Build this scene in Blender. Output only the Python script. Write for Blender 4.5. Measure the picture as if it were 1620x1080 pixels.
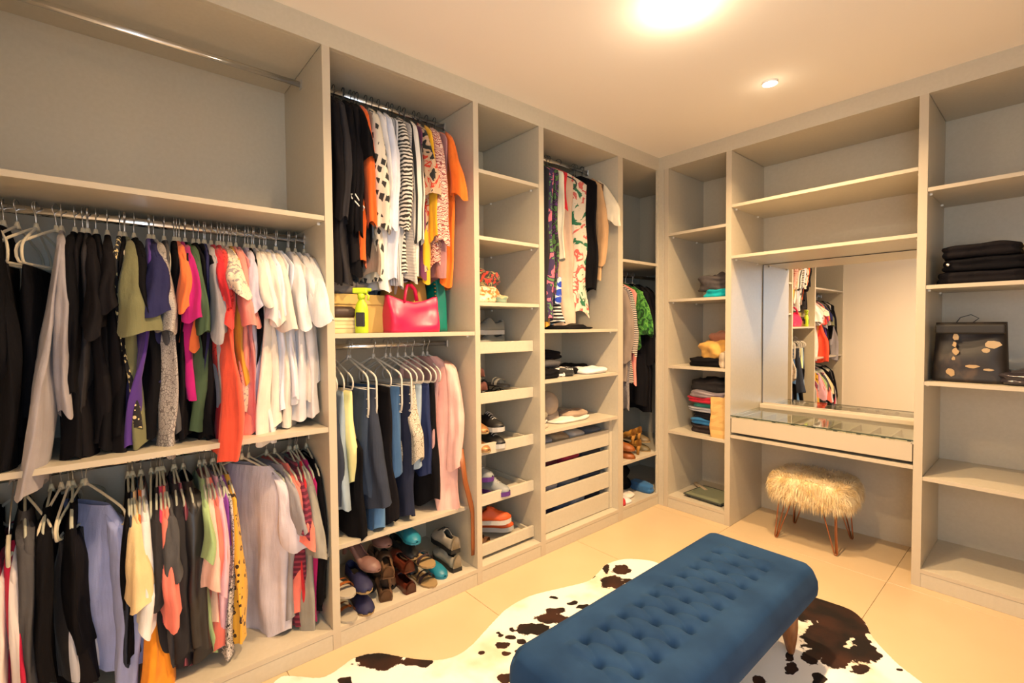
import bpy, bmesh, math, random
from math import sin, cos, pi, radians as R
from mathutils import Vector, Matrix, noise as NZ

for o in list(bpy.data.objects): bpy.data.objects.remove(o)
S = bpy.context.scene
COL = S.collection
random.seed(7)

# ------------------------------------------------------------------ camera
CF, YAW, PIT, ROL = 743.83, 0.862110, 0.0304929, -0.00791145
CAM = Vector((2.0422, -3.2596, 1.4054))
Fv = Vector((-sin(YAW)*cos(PIT), cos(YAW)*cos(PIT), -sin(PIT)))
Rv = Vector((cos(YAW), sin(YAW), 0)); Uv = Rv.cross(Fv)
c_, s_ = cos(ROL), sin(ROL)
Rv, Uv = Rv*c_+Uv*s_, Uv*c_-Rv*s_
cam = bpy.data.cameras.new('camera'); co = bpy.data.objects.new('camera', cam); COL.objects.link(co)
cam.sensor_width = 36; cam.lens = CF/1620*36; cam.clip_start = 0.02
m = Matrix.Identity(4)
for i in range(3): m[i][0], m[i][1], m[i][2], m[i][3] = Rv[i], Uv[i], -Fv[i], CAM[i]
co.matrix_world = m
S.camera = co

def rail_pos(px, py, X):
    """point of the wardrobe depth X met by a measured line of sight"""
    d = Fv + Rv*((px-810)/CF) + Uv*((540-py)/CF)
    return CAM + d*((X-CAM.x)/d.x)

# ------------------------------------------------------------------ light
w = bpy.data.worlds.new('sky'); S.world = w; w.use_nodes = True
w.node_tree.nodes['Background'].inputs[0].default_value = (0.62, 0.78, 1.0, 1)
w.node_tree.nodes['Background'].inputs[1].default_value = 10.0
S.view_settings.view_transform = 'Standard'; S.view_settings.look = 'None'
S.view_settings.gamma = 1; S.view_settings.use_curve_mapping = False
S.view_settings.exposure = 0.0
LAMP_W = 37
LAMPS = [(1.01, -0.548), (1.02, -1.485), (1.02, -2.42)]
H = 2.70
WARM = (1.0, 0.66, 0.345)

# ------------------------------------------------------------------ helpers
def tag(o, label=None, cat=None, group=None, kind=None):
    if label: o['label'] = label
    if cat: o['category'] = cat
    if group: o['group'] = group
    if kind: o['kind'] = kind
    return o
def thing(name, label, cat, loc=(0, 0, 0), rz=0, group=None):
    o = bpy.data.objects.new(name, None); COL.objects.link(o); o.empty_display_size = .05
    o.location = loc; o.rotation_euler = (0, 0, rz)
    return tag(o, label, cat, group)
def link(name, me, mat=None, parent=None, smooth=False):
    o = bpy.data.objects.new(name, me); COL.objects.link(o)
    if mat and not me.materials: me.materials.append(mat)
    if smooth:
        for p in me.polygons: p.use_smooth = True
    if parent: o.parent = parent
    return o
def mk(name, vs, fs, mat=None, parent=None, smooth=False):
    me = bpy.data.meshes.new(name); me.from_pydata([tuple(v) for v in vs], [], fs); me.update()
    return link(name, me, mat, parent, smooth)
class MB:
    """collects shapes into one mesh"""
    def __init__(s): s.v = []; s.f = []
    def add(s, vs, fs):
        n = len(s.v); s.v += [Vector(v) for v in vs]; s.f += [tuple(i+n for i in f) for f in fs]; return s
    def box(s, x0, x1, y0, y1, z0, z1, b=0):
        if b <= 0:
            vs = [(x, y, z) for z in (z0, z1) for y in (y0, y1) for x in (x0, x1)]
            return s.add(vs, [(0, 2, 3, 1), (4, 5, 7, 6), (0, 1, 5, 4), (2, 6, 7, 3), (0, 4, 6, 2), (1, 3, 7, 5)])
        b = min(b, .45*(x1-x0), .45*(y1-y0), .45*(z1-z0))
        bm = bmesh.new(); bmesh.ops.create_cube(bm, size=1)
        for v in bm.verts:
            v.co = Vector((x0+(v.co.x+.5)*(x1-x0), y0+(v.co.y+.5)*(y1-y0), z0+(v.co.z+.5)*(z1-z0)))
        bmesh.ops.bevel(bm, geom=bm.edges[:], offset=b, segments=1 if b < .004 else 3, affect='EDGES', profile=.5)
        bm.verts.index_update()
        s.add([v.co.copy() for v in bm.verts], [tuple(v.index for v in f.verts) for f in bm.faces]); bm.free(); return s
    def tube(s, pts, r, n=8, closed=False, cap=True, flat=1.0):
        pts = [Vector(p) for p in pts]; N = len(pts); rr = r if isinstance(r, (list, tuple)) else [r]*N
        base = len(s.v); up = None
        for i, p in enumerate(pts):
            a = pts[(i-1) % N] if (closed or i) else p; b = pts[(i+1) % N] if (closed or i < N-1) else p
            t = (b-a).normalized()
            if up is None:
                up = Vector((0, 0, 1)) if abs(t.z) < .9 else Vector((0, 1, 0))
            sx = t.cross(up)
            if sx.length < 1e-4: sx = t.orthogonal()
            sx.normalize(); uy = sx.cross(t).normalized(); up = uy
            for k in range(n):
                a_ = 2*pi*k/n; s.v.append(p + sx*cos(a_)*rr[i]*flat + uy*sin(a_)*rr[i])
        for i in range(N if closed else N-1):
            for k in range(n):
                j = (i+1) % N
                s.f.append((base+i*n+k, base+i*n+(k+1) % n, base+j*n+(k+1) % n, base+j*n+k))
        if cap and not closed:
            s.f.append(tuple(base+k for k in range(n))[::-1]); s.f.append(tuple(base+(N-1)*n+k for k in range(n)))
        return s
    def rings(s, rings, cap0=True, cap1=True, closed=True):
        base = len(s.v); n = len(rings[0])
        for r in rings: s.v += [Vector(v) for v in r]
        for i in range(len(rings)-1):
            for k in range(n if closed else n-1):
                s.f.append((base+i*n+k, base+i*n+(k+1) % n, base+(i+1)*n+(k+1) % n, base+(i+1)*n+k))
        if cap0: s.f.append(tuple(base+k for k in range(n))[::-1])
        if cap1: s.f.append(tuple(base+(len(rings)-1)*n+k for k in range(n)))
        return s
    def build(s, name, mat=None, parent=None, smooth=False, M=None):
        vs = [M @ v for v in s.v] if M else s.v
        return mk(name, vs, s.f, mat, parent, smooth)
def lerp(a, b, t): return a+(b-a)*t
def curve(pts, t):
    for i in range(len(pts)-1):
        if t <= pts[i+1][0]:
            u = (t-pts[i][0])/(pts[i+1][0]-pts[i][0]); u = max(0, u); u = u*u*(3-2*u)*.5+u*.5
            return lerp(pts[i][1], pts[i+1][1], u)
    return pts[-1][1]
def nz(x, y, z=0): return NZ.noise(Vector((x, y, z)))

# ------------------------------------------------------------------ materials
def newmat(name, col, rough=.6, metal=0, spec=.5, sheen=0, trans=0, emit=None, estr=0):
    m = bpy.data.materials.new(name); m.use_nodes = True; b = m.node_tree.nodes['Principled BSDF']
    b.inputs['Base Color'].default_value = (*col, 1); b.inputs['Roughness'].default_value = rough
    b.inputs['Metallic'].default_value = metal; b.inputs['Specular IOR Level'].default_value = spec
    if sheen: b.inputs['Sheen Weight'].default_value = sheen
    if trans: b.inputs['Transmission Weight'].default_value = trans
    if emit: b.inputs['Emission Color'].default_value = (*emit, 1); b.inputs['Emission Strength'].default_value = estr
    return m
class NT:
    def __init__(s, m): s.m = m; s.t = m.node_tree; s.b = s.t.nodes['Principled BSDF']
    def n(s, typ, **kw):
        n = s.t.nodes.new(typ)
        for k, v in kw.items():
            if k.startswith('i_'):
                key = k[2:].replace('_', ' '); n.inputs[int(key) if key.isdigit() else key].default_value = v
            else: setattr(n, k, v)
        return n
    def l(s, a, b): s.t.links.new(a, b)
    def coord(s, scale=(1, 1, 1), rot=(0, 0, 0)):
        tc = s.n('ShaderNodeTexCoord'); mp = s.n('ShaderNodeMapping'); mp.inputs['Scale'].default_value = scale
        mp.inputs['Rotation'].default_value = rot; s.l(tc.outputs['Object'], mp.inputs[0]); return mp.outputs[0]
    def ramp(s, fac, stops, interp='LINEAR'):
        r = s.n('ShaderNodeValToRGB'); r.color_ramp.interpolation = interp; e = r.color_ramp.elements
        while len(e) < len(stops): e.new(.5)
        for i, (p, c) in enumerate(stops): e[i].position = p; e[i].color = (*c, 1)
        s.l(fac, r.inputs[0]); return r.outputs[0]
    def bump(s, h, strength=.3, dist=.002):
        b = s.n('ShaderNodeBump'); b.inputs['Strength'].default_value = strength; b.inputs['Distance'].default_value = dist
        s.l(h, b.inputs['Height']); s.l(b.outputs[0], s.b.inputs['Normal'])
    def noise(s, vec, scale, detail=3):
        n = s.n('ShaderNodeTexNoise'); n.inputs['Scale'].default_value = scale; n.inputs['Detail'].default_value = detail
        if vec: s.l(vec, n.inputs['Vector'])
        return n
CACHE = {}
def fab(col, rough=.85, sheen=.12, metal=0, var=.12):
    key = (tuple(round(c, 3) for c in col), rough, metal)
    if key in CACHE: return CACHE[key]
    m = newmat('cloth', col, rough, metal, .12 if max(col) < .12 else .25, 0 if max(col) < .12 else sheen); t = NT(m)
    v = t.coord(); n = t.noise(v, 9, 4)
    t.l(t.ramp(n.outputs[0], [(.3, tuple(c*(1-var) for c in col)), (.7, tuple(min(1, c*(1+var)) for c in col))]), t.b.inputs['Base Color'])
    wr = t.coord((26, 26, 3.5)); n3 = t.noise(wr, 1, 3); n2 = t.noise(v, 260, 2)
    ad = t.n('ShaderNodeMath', operation='MULTIPLY_ADD'); ad.inputs[1].default_value = .06; t.l(n2.outputs[0], ad.inputs[0]); t.l(n3.outputs[0], ad.inputs[2]); t.bump(ad.outputs[0], .7, .010)
    CACHE[key] = m; return m
def pat(kind, a, b, c=None, sc=1, rough=.8):
    key = (kind, a, b, c, sc)
    if key in CACHE: return CACHE[key]
    m = newmat('cloth_'+kind, a, rough, 0, .3, .1); t = NT(m); BC = t.b.inputs['Base Color']
    if kind == 'stripe_v':
        v = t.coord((.35, 2.2, 0)); w = t.n('ShaderNodeTexWave', wave_type='BANDS', bands_direction='DIAGONAL'); w.inputs['Scale'].default_value = 7*sc
        w.inputs['Distortion'].default_value = .4; t.l(v, w.inputs[0]); t.l(t.ramp(w.outputs[1], [(0, a), (.78, b)], 'CONSTANT'), BC)
    elif kind == 'stripe_h':
        v = t.coord(); w = t.n('ShaderNodeTexWave', wave_type='BANDS', bands_direction='Z'); w.inputs['Scale'].default_value = 14*sc
        w.inputs['Distortion'].default_value = .3; t.l(v, w.inputs[0]); t.l(t.ramp(w.outputs[1], [(0, a), (.6, b)], 'CONSTANT'), BC)
    elif kind == 'zebra':
        v = t.coord((1, 1, 1)); w = t.n('ShaderNodeTexWave', wave_type='BANDS', bands_direction='Z'); w.inputs['Scale'].default_value = 16*sc
        w.inputs['Distortion'].default_value = 6; w.inputs['Detail'].default_value = 2; w.inputs['Detail Scale'].default_value = 1.1
        t.l(v, w.inputs[0]); t.l(t.ramp(w.outputs[1], [(0, b), (.48, a)], 'CONSTANT'), BC)
    elif kind == 'spots':
        v = t.coord(); n = t.n('ShaderNodeTexVoronoi'); n.inputs['Scale'].default_value = 24*sc
        t.l(v, n.inputs['Vector']); t.l(t.ramp(n.outputs['Distance'], [(0, b), (.38, a)], 'CONSTANT'), BC)
    elif kind == 'diamonds':
        v = t.coord((1, 1.3, .8), (.5, .2, .4)); n = t.n('ShaderNodeTexVoronoi', distance='CHEBYCHEV'); n.inputs['Scale'].default_value = 20*sc
        n.inputs['Randomness'].default_value = .35
        t.l(v, n.inputs['Vector']); t.l(t.ramp(n.outputs['Distance'], [(0, b), (.30, a)], 'CONSTANT'), BC)
    elif kind == 'leopard':
        v = t.coord(); n = t.n('ShaderNodeTexVoronoi'); n.inputs['Scale'].default_value = 34*sc; t.l(v, n.inputs['Vector'])
        n2 = t.noise(v, 30); mx = t.n('ShaderNodeMath', operation='MULTIPLY_ADD'); mx.inputs[1].default_value = .5
        t.l(n2.outputs[0], mx.inputs[0]); t.l(n.outputs['Distance'], mx.inputs[2])
        t.l(t.ramp(mx.outputs[0], [(0, c or a), (.36, b), (.56, a)], 'CONSTANT'), BC)
    elif kind == 'print':
        v = t.coord(); n = t.noise(v, 11*sc, 4); n.inputs['Distortion'].default_value = 1.5
        t.l(t.ramp(n.outputs[0], [(0, b), (.44, a), (.56, c or a), (.62, a)], 'CONSTANT'), BC)
    elif kind == 'paisley':
        v = t.coord(); n = t.n('ShaderNodeTexWave', wave_type='RINGS'); n.inputs['Scale'].default_value = 14*sc; n.inputs['Distortion'].default_value = 9
        n.inputs['Detail Scale'].default_value = 2; t.l(v, n.inputs[0]); t.l(t.ramp(n.outputs[1], [(0, b), (.22, a), (.8, a), (.9, c or b)], 'CONSTANT'), BC)
    elif kind == 'snake':
        v = t.coord((1, 1, .6)); n = t.n('ShaderNodeTexVoronoi', feature='DISTANCE_TO_EDGE'); n.inputs['Scale'].default_value = 55*sc; t.l(v, n.inputs['Vector'])
        n2 = t.noise(v, 12, 3); mx = t.n('ShaderNodeMath', operation='MULTIPLY'); t.l(n.outputs[0], mx.inputs[0]); t.l(n2.outputs[0], mx.inputs[1])
        t.l(t.ramp(mx.outputs[0], [(0, b), (.06, a), (.16, c or a)]), BC); t.b.inputs['Roughness'].default_value = .5
    elif kind == 'stars':
        v = t.coord((1, 1, 1), (pi/2, 0, 0)); n = t.n('ShaderNodeTexVoronoi', distance='MINKOWSKI', voronoi_dimensions='2D'); n.inputs['Scale'].default_value = 19*sc; n.inputs['Exponent'].default_value = .65
        n.inputs['Randomness'].default_value = .2; t.l(v, n.inputs['Vector']); t.l(t.ramp(n.outputs['Distance'], [(0, b), (.55, a)], 'CONSTANT'), BC)
    wr = t.coord((26, 26, 3.5)); n3 = t.noise(wr, 1, 3); t.bump(n3.outputs[0], .6, .010)
    CACHE[key] = m; return m

# laminate of the wardrobe carcasses: pale greige board with fine linen relief
LAM = newmat('greige_laminate', (.60, .53, .41), .36, 0, .5); t = NT(LAM)
v = t.coord((1, 1, 1)); n = t.noise(v, 420, 2); n1 = t.noise(v, 60, 3)
t.l(t.ramp(n1.outputs[0], [(.3, (.525, .468, .360)), (.7, (.555, .496, .388))]), t.b.inputs['Base Color']); t.bump(n.outputs[0], .12, .0006)
EDG = newmat('pale_edge_band', (.52, .445, .335), .5, 0, .35)
WAL = newmat('cream_paint', (.84, .77, .66), .85, 0, .2); t = NT(WAL); n = t.noise(t.coord(), 30, 4); t.bump(n.outputs[0], .05, .001)
CEI = newmat('ceiling_paint', (.87, .81, .73), .9, 0, .2); t = NT(CEI); n = t.noise(t.coord(), 40, 4); t.bump(n.outputs[0], .05, .001)
TIL = newmat('cream_porcelain_tile', (.80, .72, .56), .32, 0, .45); t = NT(TIL)
tc = t.n('ShaderNodeTexCoord'); n = t.noise(tc.outputs['Object'], 1.6, 6)
t.l(t.ramp(n.outputs[0], [(.3, (.555, .415, .245)), (.7, (.61, .468, .288))]), t.b.inputs['Base Color'])
GRO = newmat('grout', (.50, .38, .23), .9)
CHR = newmat('chrome', (.80, .81, .83), .16, 1); SATIN = newmat('satin_steel', (.62, .62, .62), .32, 1)
WHP = newmat('white_plastic', (.85, .83, .78), .4); BLP = newmat('black_plastic', (.02, .02, .022), .4)
VEL = newmat('cream_velvet_flock', (.66, .57, .40), .9, sheen=.4); VELW = newmat('white_hanger_plastic', (.60, .56, .50), .45)
VELG = newmat('sage_hanger_plastic', (.42, .42, .33), .55)
GLASS = newmat('clear_glass', (.93, 1, .97), .02, trans=1); GLASS.node_tree.nodes['Principled BSDF'].inputs['IOR'].default_value = 1.45
def paneglass():
    m = bpy.data.materials.new('thin_pane'); m.use_nodes = True; t = m.node_tree; t.nodes.remove(t.nodes['Principled BSDF'])
    o = t.nodes['Material Output']; a = t.nodes.new('ShaderNodeBsdfTransparent'); a.inputs[0].default_value = (.93, .96, .94, 1)
    g = t.nodes.new('ShaderNodeBsdfGlossy'); g.inputs['Roughness'].default_value = .03
    x = t.nodes.new('ShaderNodeMixShader'); f0 = t.nodes.new('ShaderNodeLayerWeight'); f0.inputs[0].default_value = .5; f1 = t.nodes.new('ShaderNodeMath'); f1.operation = 'POWER'; f1.inputs[1].default_value = 4; t.links.new(f0.outputs['Facing'], f1.inputs[0]); f = t.nodes.new('ShaderNodeMath'); f.operation = 'MULTIPLY_ADD'; f.inputs[1].default_value = .7; f.inputs[2].default_value = .04; t.links.new(f1.outputs[0], f.inputs[0])
    t.links.new(f.outputs[0], x.inputs[0]); t.links.new(a.outputs[0], x.inputs[1]); t.links.new(g.outputs[0], x.inputs[2]); t.links.new(x.outputs[0], o.inputs[0]); return m
PANE = paneglass()
MIR = newmat('mirror_silver', (.90, .90, .90), .01, 1)

# ------------------------------------------------------------------ room shell
X0, X1, Y0, Y1 = -.62, 3.1, -3.72, .60
def struct(name, o): o['kind'] = 'structure'; return o
struct('c', MB().box(X0-.1, X1+.1, Y0-.1, Y1+.1, H, H+.1).build('ceiling', CEI))
fl = struct('f', MB().box(X0-.1, X1+.1, Y0-.1, Y1+.1, -.1, -.004).build('floor', GRO))
gx = [X0-.1, -.33, .56, 1.45, 2.34, X1+.1]; gy = [Y0-.1, -2.74, -1.85, -.96, -.07, Y1+.1]
for i in range(5):
    for j in range(5):
        MB().box(gx[i]+.0012, gx[i+1]-.0012, gy[j]+.0012, gy[j+1]-.0012, -.012, 0, .0008).build('floor_tile', TIL, fl)
struct('w', MB().box(X0-.1, X0, Y0-.1, Y1+.1, 0, H).build('wall_left', WAL))
struct('w', MB().box(X0, X1+.1, Y1, Y1+.1, 0, H).build('wall_back', WAL))
# daylight comes through a tall narrow window in the right wall and a wide one behind the camera
def window(n, wall, a, c, z0, z1):
    def bx(b, u0, u1, d0, d1, q0, q1):   # u along the wall, d outward depth
        if wall == 'right': b.box(X1+d0, X1+d1, u0, u1, q0, q1)
        else: b.box(u0, u1, Y0-d1, Y0-d0, q0, q1)
        return b
    b = MB(); bx(b, a, a+.04, -.01, .09, z0, z1); bx(b, c-.04, c, -.01, .09, z0, z1); bx(b, a+.04, c-.04, -.01, .09, z0, z0+.04); bx(b, a+.04, c-.04, -.01, .09, z1-.04, z1)
    f = struct('x', b.build('window_%d' % n, WHP)); bx(MB(), a+.04, c-.04, .05, .056, z0+.04, z1-.04).build('window_pane', PANE, f)
    L = bpy.data.lights.new('window_portal', 'AREA'); L.shape = 'RECTANGLE'; L.size = c-a-.08; L.size_y = z1-z0-.08
    L.cycles.is_portal = True; lo = bpy.data.objects.new('window_portal', L); COL.objects.link(lo)
    lo.location = (X1+.03, (a+c)/2, (z0+z1)/2) if wall == 'right' else ((a+c)/2, Y0-.03, (z0+z1)/2)
    lo.rotation_euler = (R(90), 0, R(90)) if wall == 'right' else (R(90), 0, 0)
a, c, q0, q1 = -3.50, -3.02, .35, 2.35
struct('w', MB().box(X1, X1+.1, Y0-.1, a, 0, H).box(X1, X1+.1, c, Y1, 0, H).box(X1, X1+.1, a, c, 0, q0).box(X1, X1+.1, a, c, q1, H).build('wall_right', WAL)); window(1, 'right', a, c, q0, q1)
a, c, q0, q1 = 1.95, 2.90, .90, 2.25
struct('w', MB().box(X0, a, Y0-.1, Y0, 0, H).box(c, X1, Y0-.1, Y0, 0, H).box(a, c, Y0-.1, Y0, 0, q0).box(a, c, Y0-.1, Y0, q1, H).build('wall_front', WAL)); window(2, 'front', a, c, q0, q1)
struct('t', MB().box(-.02, 0, Y0, 0, 2.60, H).build('trim_1', LAM))
struct('t', MB().box(0, X1, 0, .02, 2.60, H).build('trim_2', LAM))
struct('b', MB().box(.9, X1, Y0, Y0+.012, 0, .07).build('baseboard_front', WHP))

# ceiling lights
EM = newmat('lit_diffuser', (1, .95, .85), .5, emit=(1, .86, .62), estr=60)
for i, (x, y) in enumerate(LAMPS):
    big = i == 1
    r = .098 if big else .036
    lab = ['small recessed ceiling downlight near the corner', 'large glowing round ceiling light over the bench', 'ceiling light near the leftmost bay'][i]
    t_ = thing('ceiling_light', lab, 'light', (x, y, H))
    n = 32; ring = []
    for (rr, z) in ((r, 0), (r, -.012), (r*1.05, -.008), (r*1.07, 0)):
        ring.append([(rr*cos(2*pi*k/n), rr*sin(2*pi*k/n), z) for k in range(n)])
    MB().rings(ring, False, False).build('trim_ring', WHP, t_, True)
    MB().rings([[(q*r*cos(2*pi*k/n), q*r*sin(2*pi*k/n), z) for k in range(n)] for q, z in ((1.09 if big else 1, -.006), (.8, -.012 if not big else -.02), (.4, -.014 if not big else -.028))], False, True).build('diffuser', EM, t_, True)
    L = bpy.data.lights.new('bulb', 'AREA'); L.shape = 'DISK'; L.size = .07; L.spread = R(142); L.energy = LAMP_W*(1.25 if big else .8); L.color = WARM
    lo = bpy.data.objects.new('bulb', L); COL.objects.link(lo); lo.location = (x, y, H-.035)
    if True:   # added point lamp under each fixture, brightens the ceiling into a halo
        L = bpy.data.lights.new('added_halo_lamp', 'POINT'); L.energy = 4.0 if big else .3; L.color = (1, .80, .55); L.shadow_soft_size = .03
        lo = bpy.data.objects.new('added_halo_lamp', L); COL.objects.link(lo); lo.location = (x, y, H-.09)

# ------------------------------------------------------------------ wardrobes
DEP = .55
def panel(x0, x1, y0, y1, z0, z1, name, parent, mat=None, edge=None): 
    return MB().box(x0, x1, y0, y1, z0, z1, .0012).build(name, mat or LAM, parent)
def bay_left(name_label, y0, y1, tl, tr, shelves, base=.09, rec={}, pins=True):
    """y0,y1 clear opening; tl/tr side thickness; shelves = top heights"""
    u = thing('wardrobe_unit', name_label, 'wardrobe')
    for a, c in ((y0-tl, y0), (y1, y1+tr)):
        sp = panel(-DEP, -.004, a, c, 0, 2.6, 'side_panel', u)
        MB().box(-.004, 0, a, c, 0, 2.6).build('edge_band', EDG, sp)
    panel(-DEP-.012, -DEP, y0-tl, y1+tr, 0, 2.62, 'back_panel', u)
    panel(-DEP, -.0205, y0, y1, 2.6, 2.618, 'top_panel', u)
    bp = panel(-DEP, -.004, y0, y1, base-.02, base, 'bottom_panel', u)
    MB().box(-.004, 0, y0, y1, base-.02, base).build('edge_band', EDG, bp)
    panel(-.018, -.0015, y0, y1, 0, base-.0215, 'kick_board', u)
    pb = MB()
    for z in shelves:
        th = .02; xr = -rec.get(z, .004)
        sh = panel(-DEP, xr-.004, y0+.001, y1-.001, z-th, z, 'shelf', u)
        MB().box(xr-.004, xr, y0+.001, y1-.001, z-th, z).build('edge_band', EDG, sh)
        for yy in (y0+.006, y1-.006):
            for xx in (xr-.06, -DEP+.09): pb.box(xx-.005, xx+.005, yy-.006, yy+.006, z-th-.011, z-th, .002)
    if shelves: pb.build('shelf_pin', WHP, u)
    return u
def rail(u, y0, y1, z, x=-.28, mat=None, r=.0135, flat=.55):
    """oval hanging tube with its two end sockets"""
    n = 14; rg = [[(x+r*flat*cos(2*pi*k/n)*1.0, y, z+r*sin(2*pi*k/n)) for k in range(n)] for y in (y0, y1)]
    o = MB().rings(rg).build('hanging_rail', mat or CHR, u, True)
    for yy, s in ((y0, 1), (y1, -1)):
        MB().box(x-.013, x+.013, min(yy, yy+s*.006), max(yy, yy+s*.006), z-.022, z+.02, .002).build('rail_socket', SATIN, o)
u1 = bay_left('leftmost wardrobe bay with two full clothes rails', -3.70, -2.55, .02, .0165, [1.885, .98])
rail(u1, -3.70, -2.55, 1.82, r=.016); rail(u1, -3.70, -2.55, .905); rail(u1, -3.70, -2.55, 2.54)
u2 = bay_left('second wardrobe bay with shirts above and denim below', -2.517, -1.768, .0165, .0165, [1.383, .415], rec={.415: .085})
rail(u2, -2.517, -1.768, 2.555); rail(u2, -2.517, -1.768, 1.315)
u3 = bay_left('narrow third wardrobe bay with shelves and shoe trays', -1.735, -1.287, .0165, .02, [2.257, 1.90, 1.543])
u4 = bay_left('fourth wardrobe bay with dresses above open drawers', -1.247, -.516, .02, .02, [1.388, 1.078, .765])
rail(u4, -1.247, -.516, 2.55)
u5 = bay_left('dark corner wardrobe bay beside the right-hand shelves', -.460, .55, .036, .02, [1.888, .416])
rail(u5, -.460, .55, 1.815)
MB().box(-.016, -.0005, -.018, .0, .09, 2.6).build('corner_filler', LAM, u5)

def bay_right(label, x0, x1, tl, tr, shelves, base=.095, bottom=True):
    u = thing('shelf_unit', label, 'shelving')
    for a, c in ((x0-tl, x0), (x1, x1+tr)):
        sp = panel(a, c, .004, .54, 0, 2.6, 'side_panel', u)
        MB().box(a, c, 0, .004, 0, 2.6).build('edge_band', EDG, sp)
    panel(x0-tl, x1+tr, .54, .552, 0, 2.62, 'back_panel', u); panel(x0, x1, .0205, .54, 2.6, 2.618, 'top_panel', u)
    if bottom:
        bp = panel(x0, x1, .004, .54, base-.02, base, 'bottom_panel', u)
        MB().box(x0, x1, 0, .004, base-.02, base).build('edge_band', EDG, bp)
        panel(x0, x1, .0015, .018, 0, base-.0215, 'kick_board', u)
    pb = MB()
    for z in shelves:
        sh = panel(x0+.001, x1-.001, .006, .54, z-.02, z, 'shelf', u)
        MB().box(x0+.001, x1-.001, .002, .006, z-.02, z).build('edge_band', EDG, sh)
        for xx in (x0+.006, x1-.006):
            for yy in (.065, .42): pb.box(xx-.006, xx+.006, yy-.005, yy+.005, z-.031, z-.02, .002)
    pb.build('shelf_pin', WHP, u); return u
r1 = bay_right('narrow corner shelf unit left of the mirror', .082, .523, .036, .0185, [2.11, 1.608, 1.102, .60])
panel(0, .044, -.002, .016, 0, 2.6, 'front_stile', r1)
r2 = bay_right('wide open unit around the mirror and dressing drawer', .56, 1.540, .0185, .019, [2.233, 1.885, .645], bottom=False)
r3 = bay_right('open shelf unit right of the mirror with black bag', 1.578, 2.52, .019, .02, [2.115, 1.608, 1.102, .594])
r4 = bay_right('empty shelf unit next to the window wall', 2.56, 3.08, .02, .02, [2.115, 1.608, 1.102, .594])

# shoe trays (bay 3) and drawers (bay 4), pulled back 6 cm
def tray(label, y0, y1, z0, z1, parent_unit=None, deep=.45, group=None, name='shoe_tray'):
    x = -.06; t_ = thing(name, label, 'drawer', (0, 0, 0), group=group)
    MB().box(x-.018, x, y0, y1, z0, z1, .0012).build('front_panel', LAM, t_)
    MB().box(x-.022-deep, x-.0185, y0+.02, y1-.02, z0+.008, z0+.018).build('tray_bottom', LAM, t_)
    zz = z1-.005 if name != 'shoe_tray' else z0+.045
    MB().box(x-.022-deep, x-.0185, y0+.008, y0+.0195, z0+.004, zz).build('tray_side', LAM, t_)
    MB().box(x-.022-deep, x-.0185, y1-.0195, y1-.008, z0+.004, zz).build('tray_side', LAM, t_)
    MB().box(x-.02-deep, x-.03, y0+.0005, y0+.0075, z0+.008, z0+.028).build('runner', BLP, t_)
    MB().box(x-.02-deep, x-.03, y1-.0075, y1-.0005, z0+.008, z0+.028).build('runner', BLP, t_)
    return t_
k_ = 1.0294
def zc(z): return 1.405+(z-1.405)*k_
TR = [(1.262, 1.325), (.988, 1.047), (.705, .765), (.425, .486), (.147, .210)]
TL = ['topmost shoe tray, holding the grey sneakers', 'second shoe tray from the top, with pink heels', 'middle shoe tray with the black and white sneakers', 'fourth shoe tray with the purple-soled sneakers', 'lowest shoe tray, under the orange sneaker']
for (a, c), l in zip(TR, TL): tray(l, -1.733, -1.289, zc(a), zc(c))
DR = [(.575, .685), (.423, .541), (.280, .386), (.132, .244)]
DL = ['uppermost of the four open-topped drawers', 'second of the four drawers from the top', 'third of the four drawers from the top', 'lowest of the four drawers, just above the plinth']
for (a, c), l in zip(DR, DL): tray(l, -1.245, -.548, zc(a), zc(c), name='drawer')
MB().box(-.10, -.055, -.545, -.518, .092, .742).build('drawer_stile', LAM, u4)

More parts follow.
